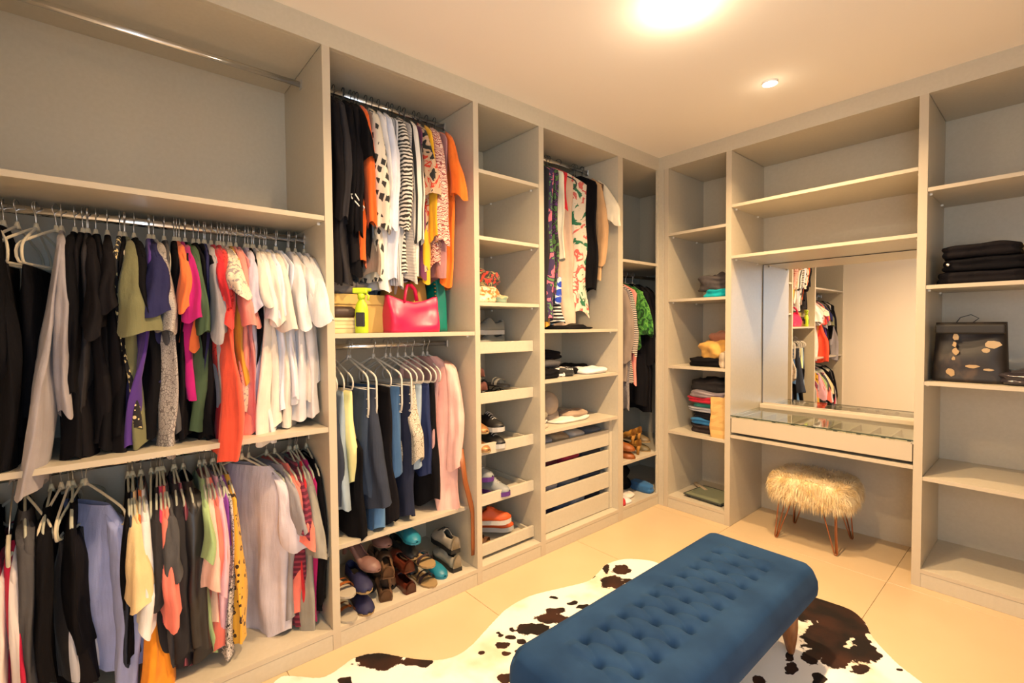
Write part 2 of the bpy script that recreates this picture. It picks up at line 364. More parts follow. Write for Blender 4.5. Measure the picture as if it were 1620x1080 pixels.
# ------------------------------------------------------------------ hangers and garments
def hanger_meshes():
    hk = MB(); pts = []
    for k in range(11):
        a = R(-50)+k/10*R(230); pts.append((.019*cos(a) if True else 0, 0, .001+.019*sin(a)+.0))
    pts = [(p[0], 0, p[2]) for p in pts][::-1]
    pts = pts+[(.004, 0, -.028), (0, 0, -.045), (0, 0, -.075)]
    hk.tube(pts, .0017, 6); hme = bpy.data.meshes.new('hook'); hme.from_pydata([tuple(v) for v in hk.v], [], hk.f)
    b = MB(); path = [(0, 0, -.072), (.03, 0, -.082), (.08, 0, -.102), (.14, 0, -.128), (.170, 0, -.143), (.186, 0, -.157), (.193, 0, -.174), (.191, 0, -.192), (.182, 0, -.206), (.17, 0, -.210), (.08, 0, -.210), (0, 0, -.210)]
    path = path + [(-x, y, z) for x, y, z in path[-2:0:-1]]
    b.tube(path, .0048, 8, closed=True, flat=.8)
    b.tube([(0, 0, -.055), (0, 0, -.066), (0, 0, -.080)], [.005, .0075, .011], 8)
    bme = bpy.data.meshes.new('hanger_body'); bme.from_pydata([tuple(v) for v in b.v], [], b.f)
    tb = MB(); arm = path[:9]; 
    for s_ in (1, -1):
        a = [(s_*x, 0, z) for x, y, z in path[:6]]+[(s_*.193, 0, -.18), (s_*.193, 0, -.30), (s_*.188, 0, -.335), (s_*.17, 0, -.345)]
        tb.tube(a, .0052, 8, flat=.9)
    for z in (-.215, -.26, -.305, -.345): tb.tube([(-.19, 0, z), (.19, 0, z)], .003, 6)
    tb.tube([(0, 0, -.055), (0, 0, -.066), (0, 0, -.080)], [.005, .0075, .011], 8)
    tme = bpy.data.meshes.new('tiered_hanger_body'); tme.from_pydata([tuple(v) for v in tb.v], [], tb.f)
    for me in (hme, bme, tme):
        for p in me.polygons: p.use_smooth = True
    return hme, bme, tme
HK, HB, HTB = hanger_meshes()
HMES = {}
for nm, mt in (('cream', VEL), ('white', VELW), ('sage', VELG), ('black', BLP)):
    a = HB.copy(); a.materials.append(mt); c = HK.copy(); c.materials.append(SATIN if nm != 'black' else BLP); HMES[nm] = (c, a)
a = HTB; a.materials.append(VELW); HMES['tier'] = (HMES['white'][0], a)
HCOL = {'tier': 'tiered white', 'cream': 'cream velvet', 'white': 'white', 'sage': 'sage green', 'black': 'slim black'}
def hanger(label, y, z, x=-.28, rz=0, col='cream', group=None):
    t_ = thing('clothes_hanger', label, 'hanger', (x, y, z), rz, group)
    link('hook', HMES[col][0], None, t_); link('shoulders', HMES[col][1], None, t_); return t_

def garment_mesh(kind, L, seed, hw=.216, th=.015, wav=.014, flare=.0, drift=0., out=0., top=-.085, neck=.07):
    rnd = random.Random(seed); ph = [rnd.uniform(0, 6.28) for _ in range(8)]
    f1 = rnd.uniform(9, 15); f2 = rnd.uniform(22, 34)
    n = 44; NZ_ = 22; rings = []
    trous = kind in ('trousers', 'skirt')
    for i in range(NZ_+1):
        u = i/NZ_
        if trous:
            z = lerp(-.203 if top > -.3 else top, -L, u); W = hw*(.82+.04*u)+flare*u
            T = th*(.5+.7*min(1, u*5)) + .010*u
        else:
            uu = u**1.25; z = lerp(top, -L, uu); d = top-z
            sh = .075
            if d < sh: W = lerp(neck, hw-.005, (d/sh)**.95)
            else: W = hw - .012*min(1, (d-sh)/.2) + flare*uu
            T = th*(.65+.35*min(1, d/.1)) + (.010+.012*(kind in('tee','long')))*uu
        g = min(1, max(0, (u-.05)/.6))
        cx = out*g*g; ring = []
        for k in range(n):
            a = 2*pi*k/n; ca, sa = cos(a), sin(a)
            x = W*math.copysign(abs(ca)**.75, ca); y = T*math.copysign(abs(sa)**.9, sa)
            fold = wav*g*(sin(f1*x+ph[0]+u*1.5)*.9+.5*sin(f2*x+ph[1]-u*2))
            y += fold + drift*u*u + wav*.6*g*sin(ph[2]+z*6)
            y += g*(.030*nz(x*13+seed, z*2.2, seed*.7)+.012*nz(x*34, z*5, seed*1.3+sa))
            y += T*.25*sa*sin(8*a+ph[3]+z*4)*g
            zz = z + (u**3)*(.020*sin(5*x/hw+ph[4])+.010*sin(3*a+ph[5])+.03*nz(x*9, seed, 1)) - (0 if trous or d > .09 else .5*abs(x)*(.0+1)*(x*x)*4)
            if not trous and d < sh+.02: zz = z
            x += cx + .008*g*sin(z*14+ph[6])*(1 if ca > 0 else -1)
            ring.append((x, y, zz))
        rings.append(ring)
    b = MB(); b.rings(rings, trous, False); return b
def sleeve_mesh(kind, sgn, seed, hw=.216, sw=.03, sl=.22, th=.014, top=-.16, fwd=.035, drift=0):
    rnd = random.Random(seed*3+sgn); ph = [rnd.uniform(0, 6.28) for _ in range(6)]
    n = 24; N = 14 if kind == 'tee' else 24; L = (sl if kind == 'tee' else .56)*rnd.uniform(.88, 1.1)
    rings = []
    for i in range(N+1):
        u = i/N
        z = top+.02 - L*u
        cx = sgn*(hw-.045 + (fwd+.03)*min(1, u*1.6)**.8 - (0 if kind == 'tee' else .035*u))
        if kind == 'tee': ry = lerp(th*.9, sw, u**.8); rx = lerp(.035, .062, u**.7)
        else: ry = lerp(th*.9, max(.02, sw*.8), min(1, u*3)) * lerp(1, .75, u); rx = lerp(.035, .058, min(1, u*3))*lerp(1, .7, u)
        dy = drift*u + .010*sin(ph[0]+u*5)*u
        ring = []
        for k in range(n):
            a = 2*pi*k/n
            rr = 1+.16*u*sin(3*a+ph[1])+.10*sin(5*a+ph[2]+u*4)*min(1, u*2)+.2*min(1, u*3)*nz(cos(a)*1.6+seed, sin(a)*1.6, z*9)
            ring.append((cx+rx*cos(a)*rr, dy+ry*sin(a)*rr, z - (.022*cos(a)*sgn*u if kind == 'tee' else 0) + .016*u*sin(2*a+ph[3])+(.03*(1-u)*(-cos(a)*sgn))))
        rings.append(ring)
    return MB().rings(rings, True, False)
NOUN = {'tee': 'shirt', 'tank': 'top', 'long': 'shirt', 'trousers': 'trousers', 'skirt': 'skirt'}
GSEED = [100]
def hang(spec, railz, railtxt, group, hcol='cream', x=-.28, hangers=True, neck=0):
    for it in spec:
        px, pyt, pyb, look, kind, mat = it[:6]; o = dict(it[6]) if len(it) > 6 else {}
        P = rail_pos(px, pyt, -.07); Q = rail_pos(px, pyb, -.06)
        L = railz-Q.z; GSEED[0] += 1; sd = GSEED[0]
        rz = R(o.get('rz', random.Random(sd).uniform(-5, 5)))
        P = rail_pos(px, pyt, x+.21*cos(rz)); y = P.y-.21*sin(rz)
        hc = o.get('hc', hcol); cat = o.get('cat', {'trousers': 'trousers', 'skirt': 'skirt'}.get(kind, 'clothing'))
        nm = o.get('name', {'tee': 'short_sleeve_top', 'tank': 'sleeveless_top', 'long': 'long_sleeve_top', 'trousers': 'trousers', 'skirt': 'skirt'}[kind])
        lab = look+' '+railtxt
        top = -.203 if kind in ('trousers', 'skirt') else -.068
        gk = {k: o[k] for k in ('hw', 'th', 'wav', 'flare', 'drift', 'out', 'neck') if k in o}
        if neck and 'neck' not in gk and kind not in ('trousers', 'skirt'): gk['neck'] = neck; top = -.092
        if 'top' in o: gk['top'] = -o['top']
        elif kind not in('trousers','skirt'): gk['top'] = top
        if 'top' in o and kind not in ('trousers', 'skirt'): top = -o['top']
        loc = (x, y, railz)
        if kind in ('tee', 'long'):
            t_ = thing(nm, lab, cat, loc, rz, group)
            garment_mesh(kind, L, sd, **gk).build('body', mat, t_, True)
            for s in (1, -1):
                sleeve_mesh(kind, s, sd, hw=o.get('hw', .216), sw=o.get('sw', .028), sl=o.get('sl', .22), th=o.get('th', .014), top=top-.07, fwd=o.get('fwd', .035), drift=o.get('sd', 0)).build('sleeve', o.get('smat', mat), t_, True)
        else:
            g = garment_mesh(kind, L, sd, **gk).build(nm, mat, None, True); tag(g, lab, cat, group); g.location = loc; g.rotation_euler = (0, 0, rz)
        if hangers and not o.get('nohang'):
            hanger('%s hanger of the %s' % (HCOL[hc], look), y, railz+.0135, x, rz, hc, group.replace('clothes', 'hangers'))

BK = fab((.005, .0045, .006)); BK2 = fab((.009, .0075, .009)); CH = fab((.032, .029, .032)); GK = fab((.08, .076, .08))
GREY = fab((.30, .28, .30)); HGREY = fab((.34, .31, .33)); WH = fab((.74, .71, .71)); WH2 = fab((.72, .65, .57)); WHB = fab((.72, .74, .84))
OL = fab((.17, .165, .08)); NV = fab((.025, .025, .085)); PU = fab((.075, .03, .22)); OR = fab((.85, .18, .05)); MG = fab((.45, .01, .16))
CR = fab((.55, .02, .03)); RD = fab((.75, .06, .035)); SA = fab((.80, .27, .22)); RO = fab((.62, .24, .24)); CO = fab((.82, .20, .15))
MU = fab((.55, .28, .03)); LI = fab((.55, .50, .62)); GN = fab((.07, .11, .06)); MA = fab((.12, .012, .03)); PE = fab((.40, .44, .75))
SC = fab((.90, .10, .05)); IV = fab((.76, .68, .52)); CRM = fab((.80, .58, .30)); ORG = fab((.90, .30, .02)); RUST = fab((.60, .15, .03))
TAUPE = fab((.25, .19, .15)); TAN = fab((.50, .30, .15)); PK = fab((.84, .48, .42)); YEL = fab((.80, .74, .34))
D1 = fab((.035, .05, .085)); D2 = fab((.045, .11, .24)); D3 = fab((.10, .22, .42)); D4 = fab((.30, .38, .46)); D5 = fab((.018, .022, .045)); D6 = fab((.035, .042, .065))
T_ = 430
upA = [
 (-34, 400, 700, 'black wool dress at the far left end', 'tank', BK, {'th': .02}),
 (-20, 400, 735, 'black pleated dress second from the left', 'tank', BK2, {'out': .05}),
 (-6, 400, 740, 'black crepe coat third from the left', 'long', BK, {'out': .07, 'sw': .03}),
 (14, 400, 690, 'black trousers left of the bare hangers', 'trousers', BK2, {'th': .022, 'rz': 14}),
 (32, 400, 660, 'black velvet trousers behind the bare hangers', 'trousers', BK, {'th': .024, 'rz': -6}),
 (98, 430, 765, 'long heather grey cardigan', 'long', HGREY, {'out': .09, 'drift': -.11, 'th': .012, 'wav': .008}),
 (110, 430, 735, 'long black cardigan right of the grey cardigan', 'long', BK, {'out': .02, 'sw': .022}),
 (121, 430, 728, 'black maxi cardigan with draped front', 'tank', BK2, {'th': .018}),
 (134, 430, 726, 'charcoal sleeveless dress', 'tank', CH, {'th': .016}),
 (147, 430, 722, 'faded black jersey dress', 'tee', BK2, {'sw': .03, 'sl': .30}),
 (160, 430, 720, 'plain black wrap dress', 'tank', BK, {'th': .018}),
 (172, 430, 715, 'black tunic with short sleeves', 'tee', BK2, {'sw': .028}),
 (184, 430, 690, 'black top with gold dotted edge', 'tank', pat('spots', (.015, .013, .015), (.75, .6, .3), sc=2.6), {'drift': .04}),
 (196, 430, 700, 'black ribbed top beside the olive tee', 'tank', BK, {}),
 (211, 430, 708, 'olive green tee with long tail', 'tee', OL, {'sw': .062, 'sl': .27, 'fwd': .05, 'smat': OL}),
 (225, 430, 700, 'black blouse between olive and navy tees', 'tee', BK, {'sw': .02}),
 (238, 430, 714, 'purple tunic behind the navy tee', 'tank', PU, {'out': .02, 'drift': -.06}),
 (249, 430, 610, 'navy blue short sleeve tee', 'tee', NV, {'sw': .05, 'sl': .25, 'fwd': .05}),
 (260, 430, 718, 'silver snakeskin print blouse', 'tee', pat('snake', (.50, .45, .41), (.10, .08, .08), (.32, .28, .26), sc=2.2), {'sw': .03, 'sl': .32, 'out': .02}),
 (270, 430, 690, 'grey edged black tank', 'tank', GK, {}),
 (279, 430, 700, 'black sleeveless top left of the orange shirt', 'tank', BK, {'th': .018}),
 (291, 430, 560, 'orange short sleeve shirt', 'tee', OR, {'sw': .022, 'sl': .24}),
 (297, 430, 690, 'black crepe blouse right of the orange shirt', 'tank', BK2, {}),
 (304, 430, 640, 'magenta satin top', 'tee', MG, {'sw': .028, 'sl': .26}),
 (313, 430, 690, 'dark green tunic', 'tee', GN, {'sw': .02, 'sl': .32}),
 (321, 430, 700, 'black knit top right of the green tunic', 'tank', BK, {'th': .018}),
 (329, 430, 610, 'navy sleeveless shell', 'tank', NV, {}),
 (336, 430, 700, 'black cardigan left of the pale grey blouse', 'tank', BK2, {}),
 (341, 430, 696, 'pale grey silk blouse', 'tee', HGREY, {'sw': .03, 'sl': .34}),
 (350, 430, 706, 'crimson tunic', 'tee', CR, {'sw': .02, 'out': .02, 'sl': .2}),
 (357, 430, 660, 'red lace top', 'tee', pat('print', (.75, .05, .04), (.45, .01, .01), sc=3), {'sw': .032, 'sl': .26}),
 (364, 430, 722, 'long scarlet dress spilling over the shelf', 'tank', SC, {'out': .13, 'drift': -.02, 'th': .018, 'top': .20}),
 (371, 430, 660, 'cream blouse with embroidered collar', 'tee', pat('print', (.80, .66, .50), (.35, .30, .30), sc=4), {'sw': .042, 'sl': .14, 'fwd': .06}),
 (379, 430, 610, 'mustard camisole', 'tank', MU, {'out': .02}),
 (386, 430, 690, 'salmon pink top', 'tee', SA, {'sw': .032, 'sl': .30}),
 (393, 430, 692, 'dusty rose top', 'tank', RO, {'out': .02}),
 (400, 430, 640, 'lilac grey tee', 'tee', LI, {'sw': .025}),
 (407, 430, 610, 'black vest among the white shirts', 'tank', BK, {}),
 (414, 430, 696, 'ivory tunic with lace band', 'tee', WH2, {'sw': .03, 'out': .03, 'sl': .20}),
 (423, 430, 690, 'white cotton tee left of the cream blouse', 'tee', WH, {'sw': .026, 'sl': .24}),
 (432, 430, 676, 'cream crepe blouse', 'tee', WH2, {'sw': .03, 'sl': .28}),
 (440, 430, 650, 'ice blue white shirt', 'tee', WHB, {'sw': .024}),
 (448, 430, 678, 'off-white linen tunic', 'tee', WH2, {'sw': .034, 'sl': .27}),
 (457, 430, 640, 'white ribbed vest', 'tank', WH, {}),
 (465, 430, 622, 'pale blue white tank', 'tank', WHB, {'out': .01}),
 (473, 430, 672, 'white broderie blouse', 'tee', WH, {'sw': .036, 'sl': .28}),
 (482, 430, 640, 'thin white knit', 'tank', WH2, {}),
 (490, 430, 662, 'long white cotton shirt', 'tee', WH, {'sw': .03, 'out': .02}),
 (500, 430, 606, 'rightmost white tee with wide sleeves', 'tee', WH, {'sw': .045, 'sl': .24, 'fwd': .075}),
]
hang(upA, 1.82, 'on the upper left rail', 'clothes on the upper left rail')
for i, (px, l) in enumerate([(26, 'bare cream hanger, leftmost of three on the upper left rail'), (56, 'bare cream hanger, middle of three on the upper left rail'), (88, 'bare cream hanger beside the long grey cardigan')]):
    P = rail_pos(px, 330, -.28); hanger(l, P.y, 1.8335, -.28, R([-14, -22, -26][i]))
TRK = pat('stripe_v', (.50, .01, .05), (.70, .62, .60), sc=.55); TRK2 = pat('stripe_v', (.20, .01, .03), (.75, .65, .62), sc=.4)
PIP = pat('stripe_v', (.013, .012, .014), (.55, .55, .6), sc=.3)
loB = [
 (-30, 850, 1110, 'black quilted jacket in the lower left corner', 'long', BK, {'th': .03}),
 (-8, 850, 1110, 'maroon track jacket with pale stripes', 'long', TRK2, {'th': .022, 'top': .20, 'nohang': 1, 'cat': 'jacket'}),
 (18, 850, 1110, 'crimson track jacket with grey stripes', 'long', TRK, {'th': .022, 'top': .18, 'nohang': 1, 'cat': 'jacket'}),
 (40, 850, 1110, 'dark grey fleece jacket', 'long', GK, {'th': .025}),
 (66, 850, 1100, 'black fleece beside the bare hangers', 'long', BK, {'th': .022}),
 (86, 850, 1110, 'black track trousers with white piping', 'trousers', PIP, {'th': .03, 'rz': -18}),
 (112, 850, 1100, 'black trousers right of the bare hangers', 'trousers', BK2, {'th': .035}),
 (114, 850, 1040, 'black cardigan left of the blue shirt', 'tank', BK, {'th': .016}),
 (206, 850, 1072, 'crumpled periwinkle blue shirt', 'long', PE, {'th': .028, 'rz': 34, 'sw': .04, 'wav': .02, 'hw': .19, 'out': .04, 'hc': 'cream', 'top': .13}),
 (204, 800, 1060, 'black blouse right of the blue shirt', 'tank', BK, {}),
 (207, 800, 1060, 'dark slate top', 'tank', D6, {}),
 (214, 800, 985, 'cream yellow tee', 'tee', CRM, {'sw': .045, 'sl': .28, 'fwd': .05}),
 (220, 800, 960, 'rust orange top', 'tank', RUST, {}),
 (229, 800, 945, 'white polo shirt', 'tee', WH, {'sw': .026, 'sl': .36, 'fwd': .05}),
 (240, 860, 1110, 'bright orange skirt below the white polo', 'skirt', ORG, {'th': .03, 'flare': .03, 'out': .06, 'top': .46}),
 (247, 800, 1060, 'charcoal short sleeve tee', 'tee', CH, {'sw': .03, 'sl': .28}),
 (255, 800, 1040, 'raspberry pink top', 'tank', fab((.55, .05, .12)), {}),
 (262, 800, 960, 'coral vest', 'tee', CO, {'sw': .03, 'sl': .36, 'fwd': .05}),
 (269, 800, 1060, 'dark grey crew tee', 'tee', GK, {'sw': .03}),
 (280, 800, 1065, 'thick charcoal sweatshirt', 'long', CH, {'th': .026, 'sw': .045}),
 (293, 800, 1060, 'maroon pinstripe top', 'tank', pat('stripe_v', (.10, .01, .03), (.35, .10, .12), sc=3), {}),
 (307, 800, 1060, 'black leather jacket', 'long', newmat('leather_black', (.02, .018, .02), .38), {'th': .038, 'sw': .05, 'cat': 'jacket', 'name': 'jacket'}),
 (327, 800, 1035, 'mint green top', 'tee', fab((.35, .48, .22)), {'sw': .018}),
 (335, 800, 1000, 'pale peach blouse', 'tee', fab((.82, .52, .42)), {'sw': .036, 'sl': .30}),
 (343, 800, 1028, 'coral pink tank', 'tee', CO, {'sw': .026, 'sl': .28}),
 (350, 800, 1035, 'lilac pink tee', 'tee', fab((.72, .42, .52)), {'sw': .02, 'sl': .32}),
 (356, 800, 860, 'purple sequinned vest', 'tank', fab((.22, .04, .35), .3), {}),
 (362, 800, 1040, 'black and white speckled dress', 'tank', pat('print', (.65, .58, .55), (.03, .03, .03), (.1, .1, .1), sc=6), {'out': .02}),
 (372, 800, 1018, 'yellow leopard print dress', 'tank', pat('leopard', (.70, .38, .04), (.04, .02, .01), (.45, .2, .02)), {'out': .03, 'th': .018}),
 (456, 800, 1010, 'large lilac white tee', 'tee', fab((.66, .60, .66)), {'th': .032, 'sw': .04, 'sl': .26, 'rz': 32, 'fwd': .03, 'wav': .016}),
 (466, 800, 990, 'grey marl tee', 'tee', GREY, {'sw': .03, 'rz': 16}),
 (474, 800, 975, 'coral tee left of the maroon shirt', 'tee', CO, {'sw': .034, 'sl': .25, 'rz': 12}),
 (480, 800, 990, 'maroon striped shirt', 'tee', pat('stripe_h', (.10, .01, .03), (.25, .03, .06)), {'sw': .02}),
 (486, 800, 990, 'black and red top', 'tank', CR, {}),
 (494, 800, 1004, 'grey green long shirt', 'tee', fab((.30, .28, .24)), {'sw': .04, 'sl': .32, 'rz': 8, 'out': .02}),
 (500, 800, 995, 'magenta dress near the divider', 'tank', fab((.42, .01, .12)), {'out': .01}),
 (508, 800, 960, 'black knit at the right end', 'long', BK, {'sw': .02}),
]
hang(loB, .905, 'on the lower left rail', 'clothes on the lower left rail', 'sage', neck=.115)
for px, l, rz in [(96, 'bare cream hanger, left of the pair on the lower left rail', -14), (108, 'bare cream hanger, right of the pair on the lower left rail', -8), (383, 'bare hanger right of the leopard dress', 38), (36, 'bare olive hanger over the red striped jackets', 24)]:
    P = rail_pos(px, 740, -.28); hanger(l, P.y, .9185, -.28, R(rz))
# multi-bar trouser hanger, lower left corner
P = rail_pos(12, 860, -.10); t_ = thing('tiered_trouser_hanger', 'cream tiered hanger with four hooked bars at the lower left', 'hanger', (-.13, P.y, .915))
MB().tube([(.0, 0, -.16), (.03, 0, -.20), (.03, 0, -.56), (.0, 0, -.585)], .006, 8).build('spine', VEL, t_, True)
for k in range(4):
    z = -.22-k*.095; MB().tube([(.03, 0, z), (-.16, .03, z), (-.2, .03, z+.012)], .0055, 8).build('bar', VEL, t_, True)
MB().tube([(0, 0, -.16), (-.06, 0, -.09), (-.13, 0, -.04), (-.15, 0, .0), (-.165, 0, .012), (-.15, 0, .02), (-.135, 0, .012)], .0025, 6).build('hook', SATIN, t_, True)

upC = [
 (534, 250, 440, 'black wool coat at the left end', 'long', BK2, {'th': .024}),
 (545, 250, 445, 'black crepe shirt second from left', 'long', CH, {'th': .018}),
 (556, 250, 430, 'black blazer', 'long', BK, {'th': .022}),
 (566, 250, 420, 'black satin shirt', 'long', BK2, {'th': .018, 'fwd': .045}),
 (575, 250, 400, 'black jersey top beside the orange blouse', 'tee', BK, {'sw': .03, 'sl': .26}),
 (582, 250, 415, 'burnt orange long sleeve blouse', 'long', fab((.80, .13, .02)), {'sw': .032, 'fwd': .05}),
 (590, 250, 440, 'taupe blouse', 'tank', TAUPE, {}),
 (598, 250, 442, 'cream shirt with black diamonds', 'long', pat('diamonds', (.72, .64, .52), (.03, .03, .03), sc=1.25), {'sw': .05, 'fwd': .055, 'th': .02}),
 (610, 250, 460, 'white poplin shirt', 'long', WH, {'sw': .03}),
 (620, 250, 440, 'pale blue shirt', 'long', WHB, {'sw': .036, 'fwd': .045}),
 (630, 250, 445, 'grey pinstripe shirt', 'tank', pat('stripe_v', (.62, .6, .6), (.2, .2, .2), sc=4), {}),
 (640, 250, 438, 'zebra print blouse', 'long', pat('zebra', (.72, .66, .58), (.03, .025, .02)), {'sw': .045, 'fwd': .05, 'th': .018}),
 (650, 250, 440, 'thin grey striped blouse', 'tank', pat('stripe_h', (.66, .6, .55), (.25, .22, .2), sc=3), {'out': .02}),
 (659, 250, 432, 'white shirt with bold black stripes', 'long', pat('stripe_v', (.78, .73, .66), (.03, .03, .03), sc=1.3), {'sw': .04, 'fwd': .05}),
 (667, 250, 440, 'plum blouse', 'tank', fab((.16, .04, .09)), {}),
 (674, 250, 430, 'red tan and black patchwork shirt', 'tee', pat('print', (.50, .34, .22), (.02, .02, .02), (.5, .04, .02), sc=.9), {'sw': .035, 'sl': .36}),
 (683, 250, 445, 'mustard yellow blouse', 'long', fab((.80, .42, .02)), {'sw': .02}),
 (694, 250, 420, 'pink paisley blouse', 'long', pat('paisley', (.76, .55, .44), (.30, .07, .07), (.45, .12, .1)), {'sw': .055, 'fwd': .05, 'th': .022}),
 (707, 250, 440, 'mauve silk blouse', 'tank', fab((.42, .20, .20)), {}),
 (716, 250, 448, 'bright orange shirt by the right panel', 'tee', fab((.88, .18, .02)), {'sw': .032, 'sl': .34, 'fwd': .045}),
]
hang(upC, 2.555, 'on the high second rail', 'clothes on the high second rail', 'black')
loD = [
 (536, 640, 800, 'slate blue trousers at the left end', 'trousers', D6, {'th': .02}),
 (547, 640, 815, 'blue grey jeans', 'trousers', D4, {'th': .022, 'wav': .02}),
 (562, 640, 778, 'pale yellow trousers', 'trousers', YEL, {'th': .030, 'wav': .018, 'rz': 6}),
 (572, 700, 850, 'black jacket with white trim', 'tank', BK, {'th': .02, 'cat': 'jacket', 'top': .40, 'nohang': 1}),
 (586, 640, 792, 'dark indigo denim skirt', 'skirt', D1, {'th': .026, 'rz': 6, 'hc': 'tier'}),
 (600, 640, 805, 'charcoal denim skirt', 'skirt', D6, {'th': .036, 'flare': .05, 'rz': 16, 'out': .03, 'hc': 'tier'}),
 (604, 720, 846, 'faded pale blue jeans', 'trousers', D3, {'th': .03, 'top': .46, 'nohang': 1}),
 (622, 640, 830, 'black jeans behind the blue jeans', 'trousers', BK2, {'th': .02}),
 (640, 640, 744, 'washed blue cropped jeans', 'trousers', D2, {'th': .032, 'rz': 20, 'hc': 'tier'}),
 (655, 640, 820, 'midnight navy trousers', 'trousers', D5, {'th': .028, 'rz': 14, 'hc': 'tier'}),
 (664, 640, 728, 'gold sequinned skirt', 'skirt', pat('snake', (.70, .62, .48), (.16, .12, .08), (.45, .38, .3), sc=1.5), {'th': .026, 'rz': 16, 'out': .04}),
 (674, 640, 738, 'light grey blue jeans', 'trousers', D4, {'th': .026, 'rz': 14}),
 (686, 640, 752, 'navy satin trousers', 'trousers', fab((.02, .03, .09), .4), {'th': .03, 'rz': 14}),
 (694, 640, 800, 'black trousers left of the pink cardigan', 'trousers', BK, {'th': .03, 'rz': 10}),
 (700, 640, 770, 'mauve cardigan behind the pink one', 'tank', fab((.42, .24, .24)), {'hw': .18}),
 (722, 640, 808, 'long pink knitted cardigan', 'long', PK, {'th': .036, 'sw': .052, 'fwd': .03, 'rz': 16, 'cat': 'cardigan', 'name': 'cardigan'}),
]
hang(loD, 1.315, 'on the denim rail', 'clothes on the denim rail', 'white')
upE = [
 (868, 330, 512, 'charcoal dress at the left end', 'tank', CH, {'th': .02}),
 (876, 330, 505, 'purple and pink floral dress', 'tank', pat('print', (.05, .03, .09), (.60, .16, .22), (.12, .28, .08), sc=1.2), {'th': .034, 'rz': 22}),
 (884, 330, 470, 'dark leafy print blouse', 'tank', pat('print', (.03, .03, .03), (.10, .22, .06), (.16, .04, .2), sc=2), {}),
 (892, 330, 405, 'cream draped blouse', 'tank', IV, {'rz': 12}),
 (899, 330, 330, 'red cropped top', 'tank', CR, {}),
 (916, 330, 514, 'nude pleated maxi dress', 'tank', fab((.62, .44, .32)), {'th': .036, 'wav': .020, 'rz': 44, 'hw': .17, 'flare': .02}),
 (931, 330, 498, 'white dress with green palm print', 'tank', pat('print', (.72, .62, .48), (.03, .16, .08), (.6, .12, .1), sc=.55), {'th': .034, 'rz': 50, 'hw': .20, 'flare': .02}),
 (944, 330, 462, 'plain black dress', 'tank', BK, {'th': .012, 'wav': .006}),
 (951, 330, 436, 'tan blouse with long sleeves', 'long', TAN, {'sw': .024, 'rz': 10}),
 (955, 330, 425, 'bronze sequinned top', 'tank', pat('spots', (.12, .07, .04), (.6, .4, .15), sc=3), {}),
 (958, 330, 400, 'ivory blouse at the right end', 'tee', IV, {'sw': .03, 'sl': .34, 'fwd': .06}),
]
hang(upE, 2.55, 'on the dress rail', 'clothes on the dress rail', 'black')
for px, pt, pb, lk, mt, kd in [(887, 438, 480, 'blue star print skirt tucked below the floral dress', pat('stars', (.02, .06, .45), (.8, .8, .8)), 'skirt'), (868, 460, 512, 'gold pleated skirt at the bottom of the dress rail', fab((.60, .30, .03), .5), 'skirt'), (886, 480, 514, 'black and white striped skirt below the star print', pat('stripe_h', (.02, .02, .02), (.75, .72, .66)), 'skirt')]:
    P = rail_pos(px, pt, -.12); Q = rail_pos(px, pb, -.12)
    g = garment_mesh('skirt', .301+P.z-Q.z, 900+px, hw=.15, th=.026, top=-.301).build('skirt', mt, None, True)
    g.location = (-.24, P.y, P.z+.301); tag(g, lk, 'skirt', 'clothes on the dress rail')
coF = [
 (992, 500, 610, 'grey brown jacket at the left end', 'long', TAUPE, {'th': .02, 'rz': 14, 'cat': 'jacket'}),
 (1000, 500, 600, 'black and white striped shirt', 'long', pat('stripe_h', (.02, .02, .02), (.75, .6, .5), sc=1.6), {'rz': 14}),
 (1007, 500, 610, 'salmon striped cardigan', 'tank', SA, {}),
 (1016, 500, 545, 'green leaf print blouse', 'tee', pat('print', (.03, .15, .02), (.006, .04, .006), (.12, .34, .05), sc=1.6), {'sw': .034, 'sl': .34, 'rz': 16}),
 (1026, 500, 640, 'black overcoat', 'long', BK, {'th': .03, 'cat': 'coat', 'name': 'coat'}),
 (1034, 500, 650, 'black suit jacket', 'long', BK2, {'th': .03, 'cat': 'jacket', 'name': 'jacket'}),
 (996, 500, 655, 'grey lace dress below the brown jacket', 'tank', pat('snake', (.26, .22, .21), (.10, .09, .09), (.2, .18, .17), sc=2), {}),
]
hang(coF, 1.815, 'on the corner rail', 'clothes on the corner rail', 'cream')
# slim white hanger loop poking out between the black clothes
P = rail_pos(566, 316, -.03)
tag(MB().tube([(0, -.03, .02), (.0, -.012, .024), (0, .015, -.012), (0, .03, -.03), (0, .024, -.045), (0, .0, -.02), (0, -.028, .005)], .003, 6, closed=True).build('hanging_loop', WHP, None, True), 'white wire loop poking out of the black clothes', 'hanger').location = P
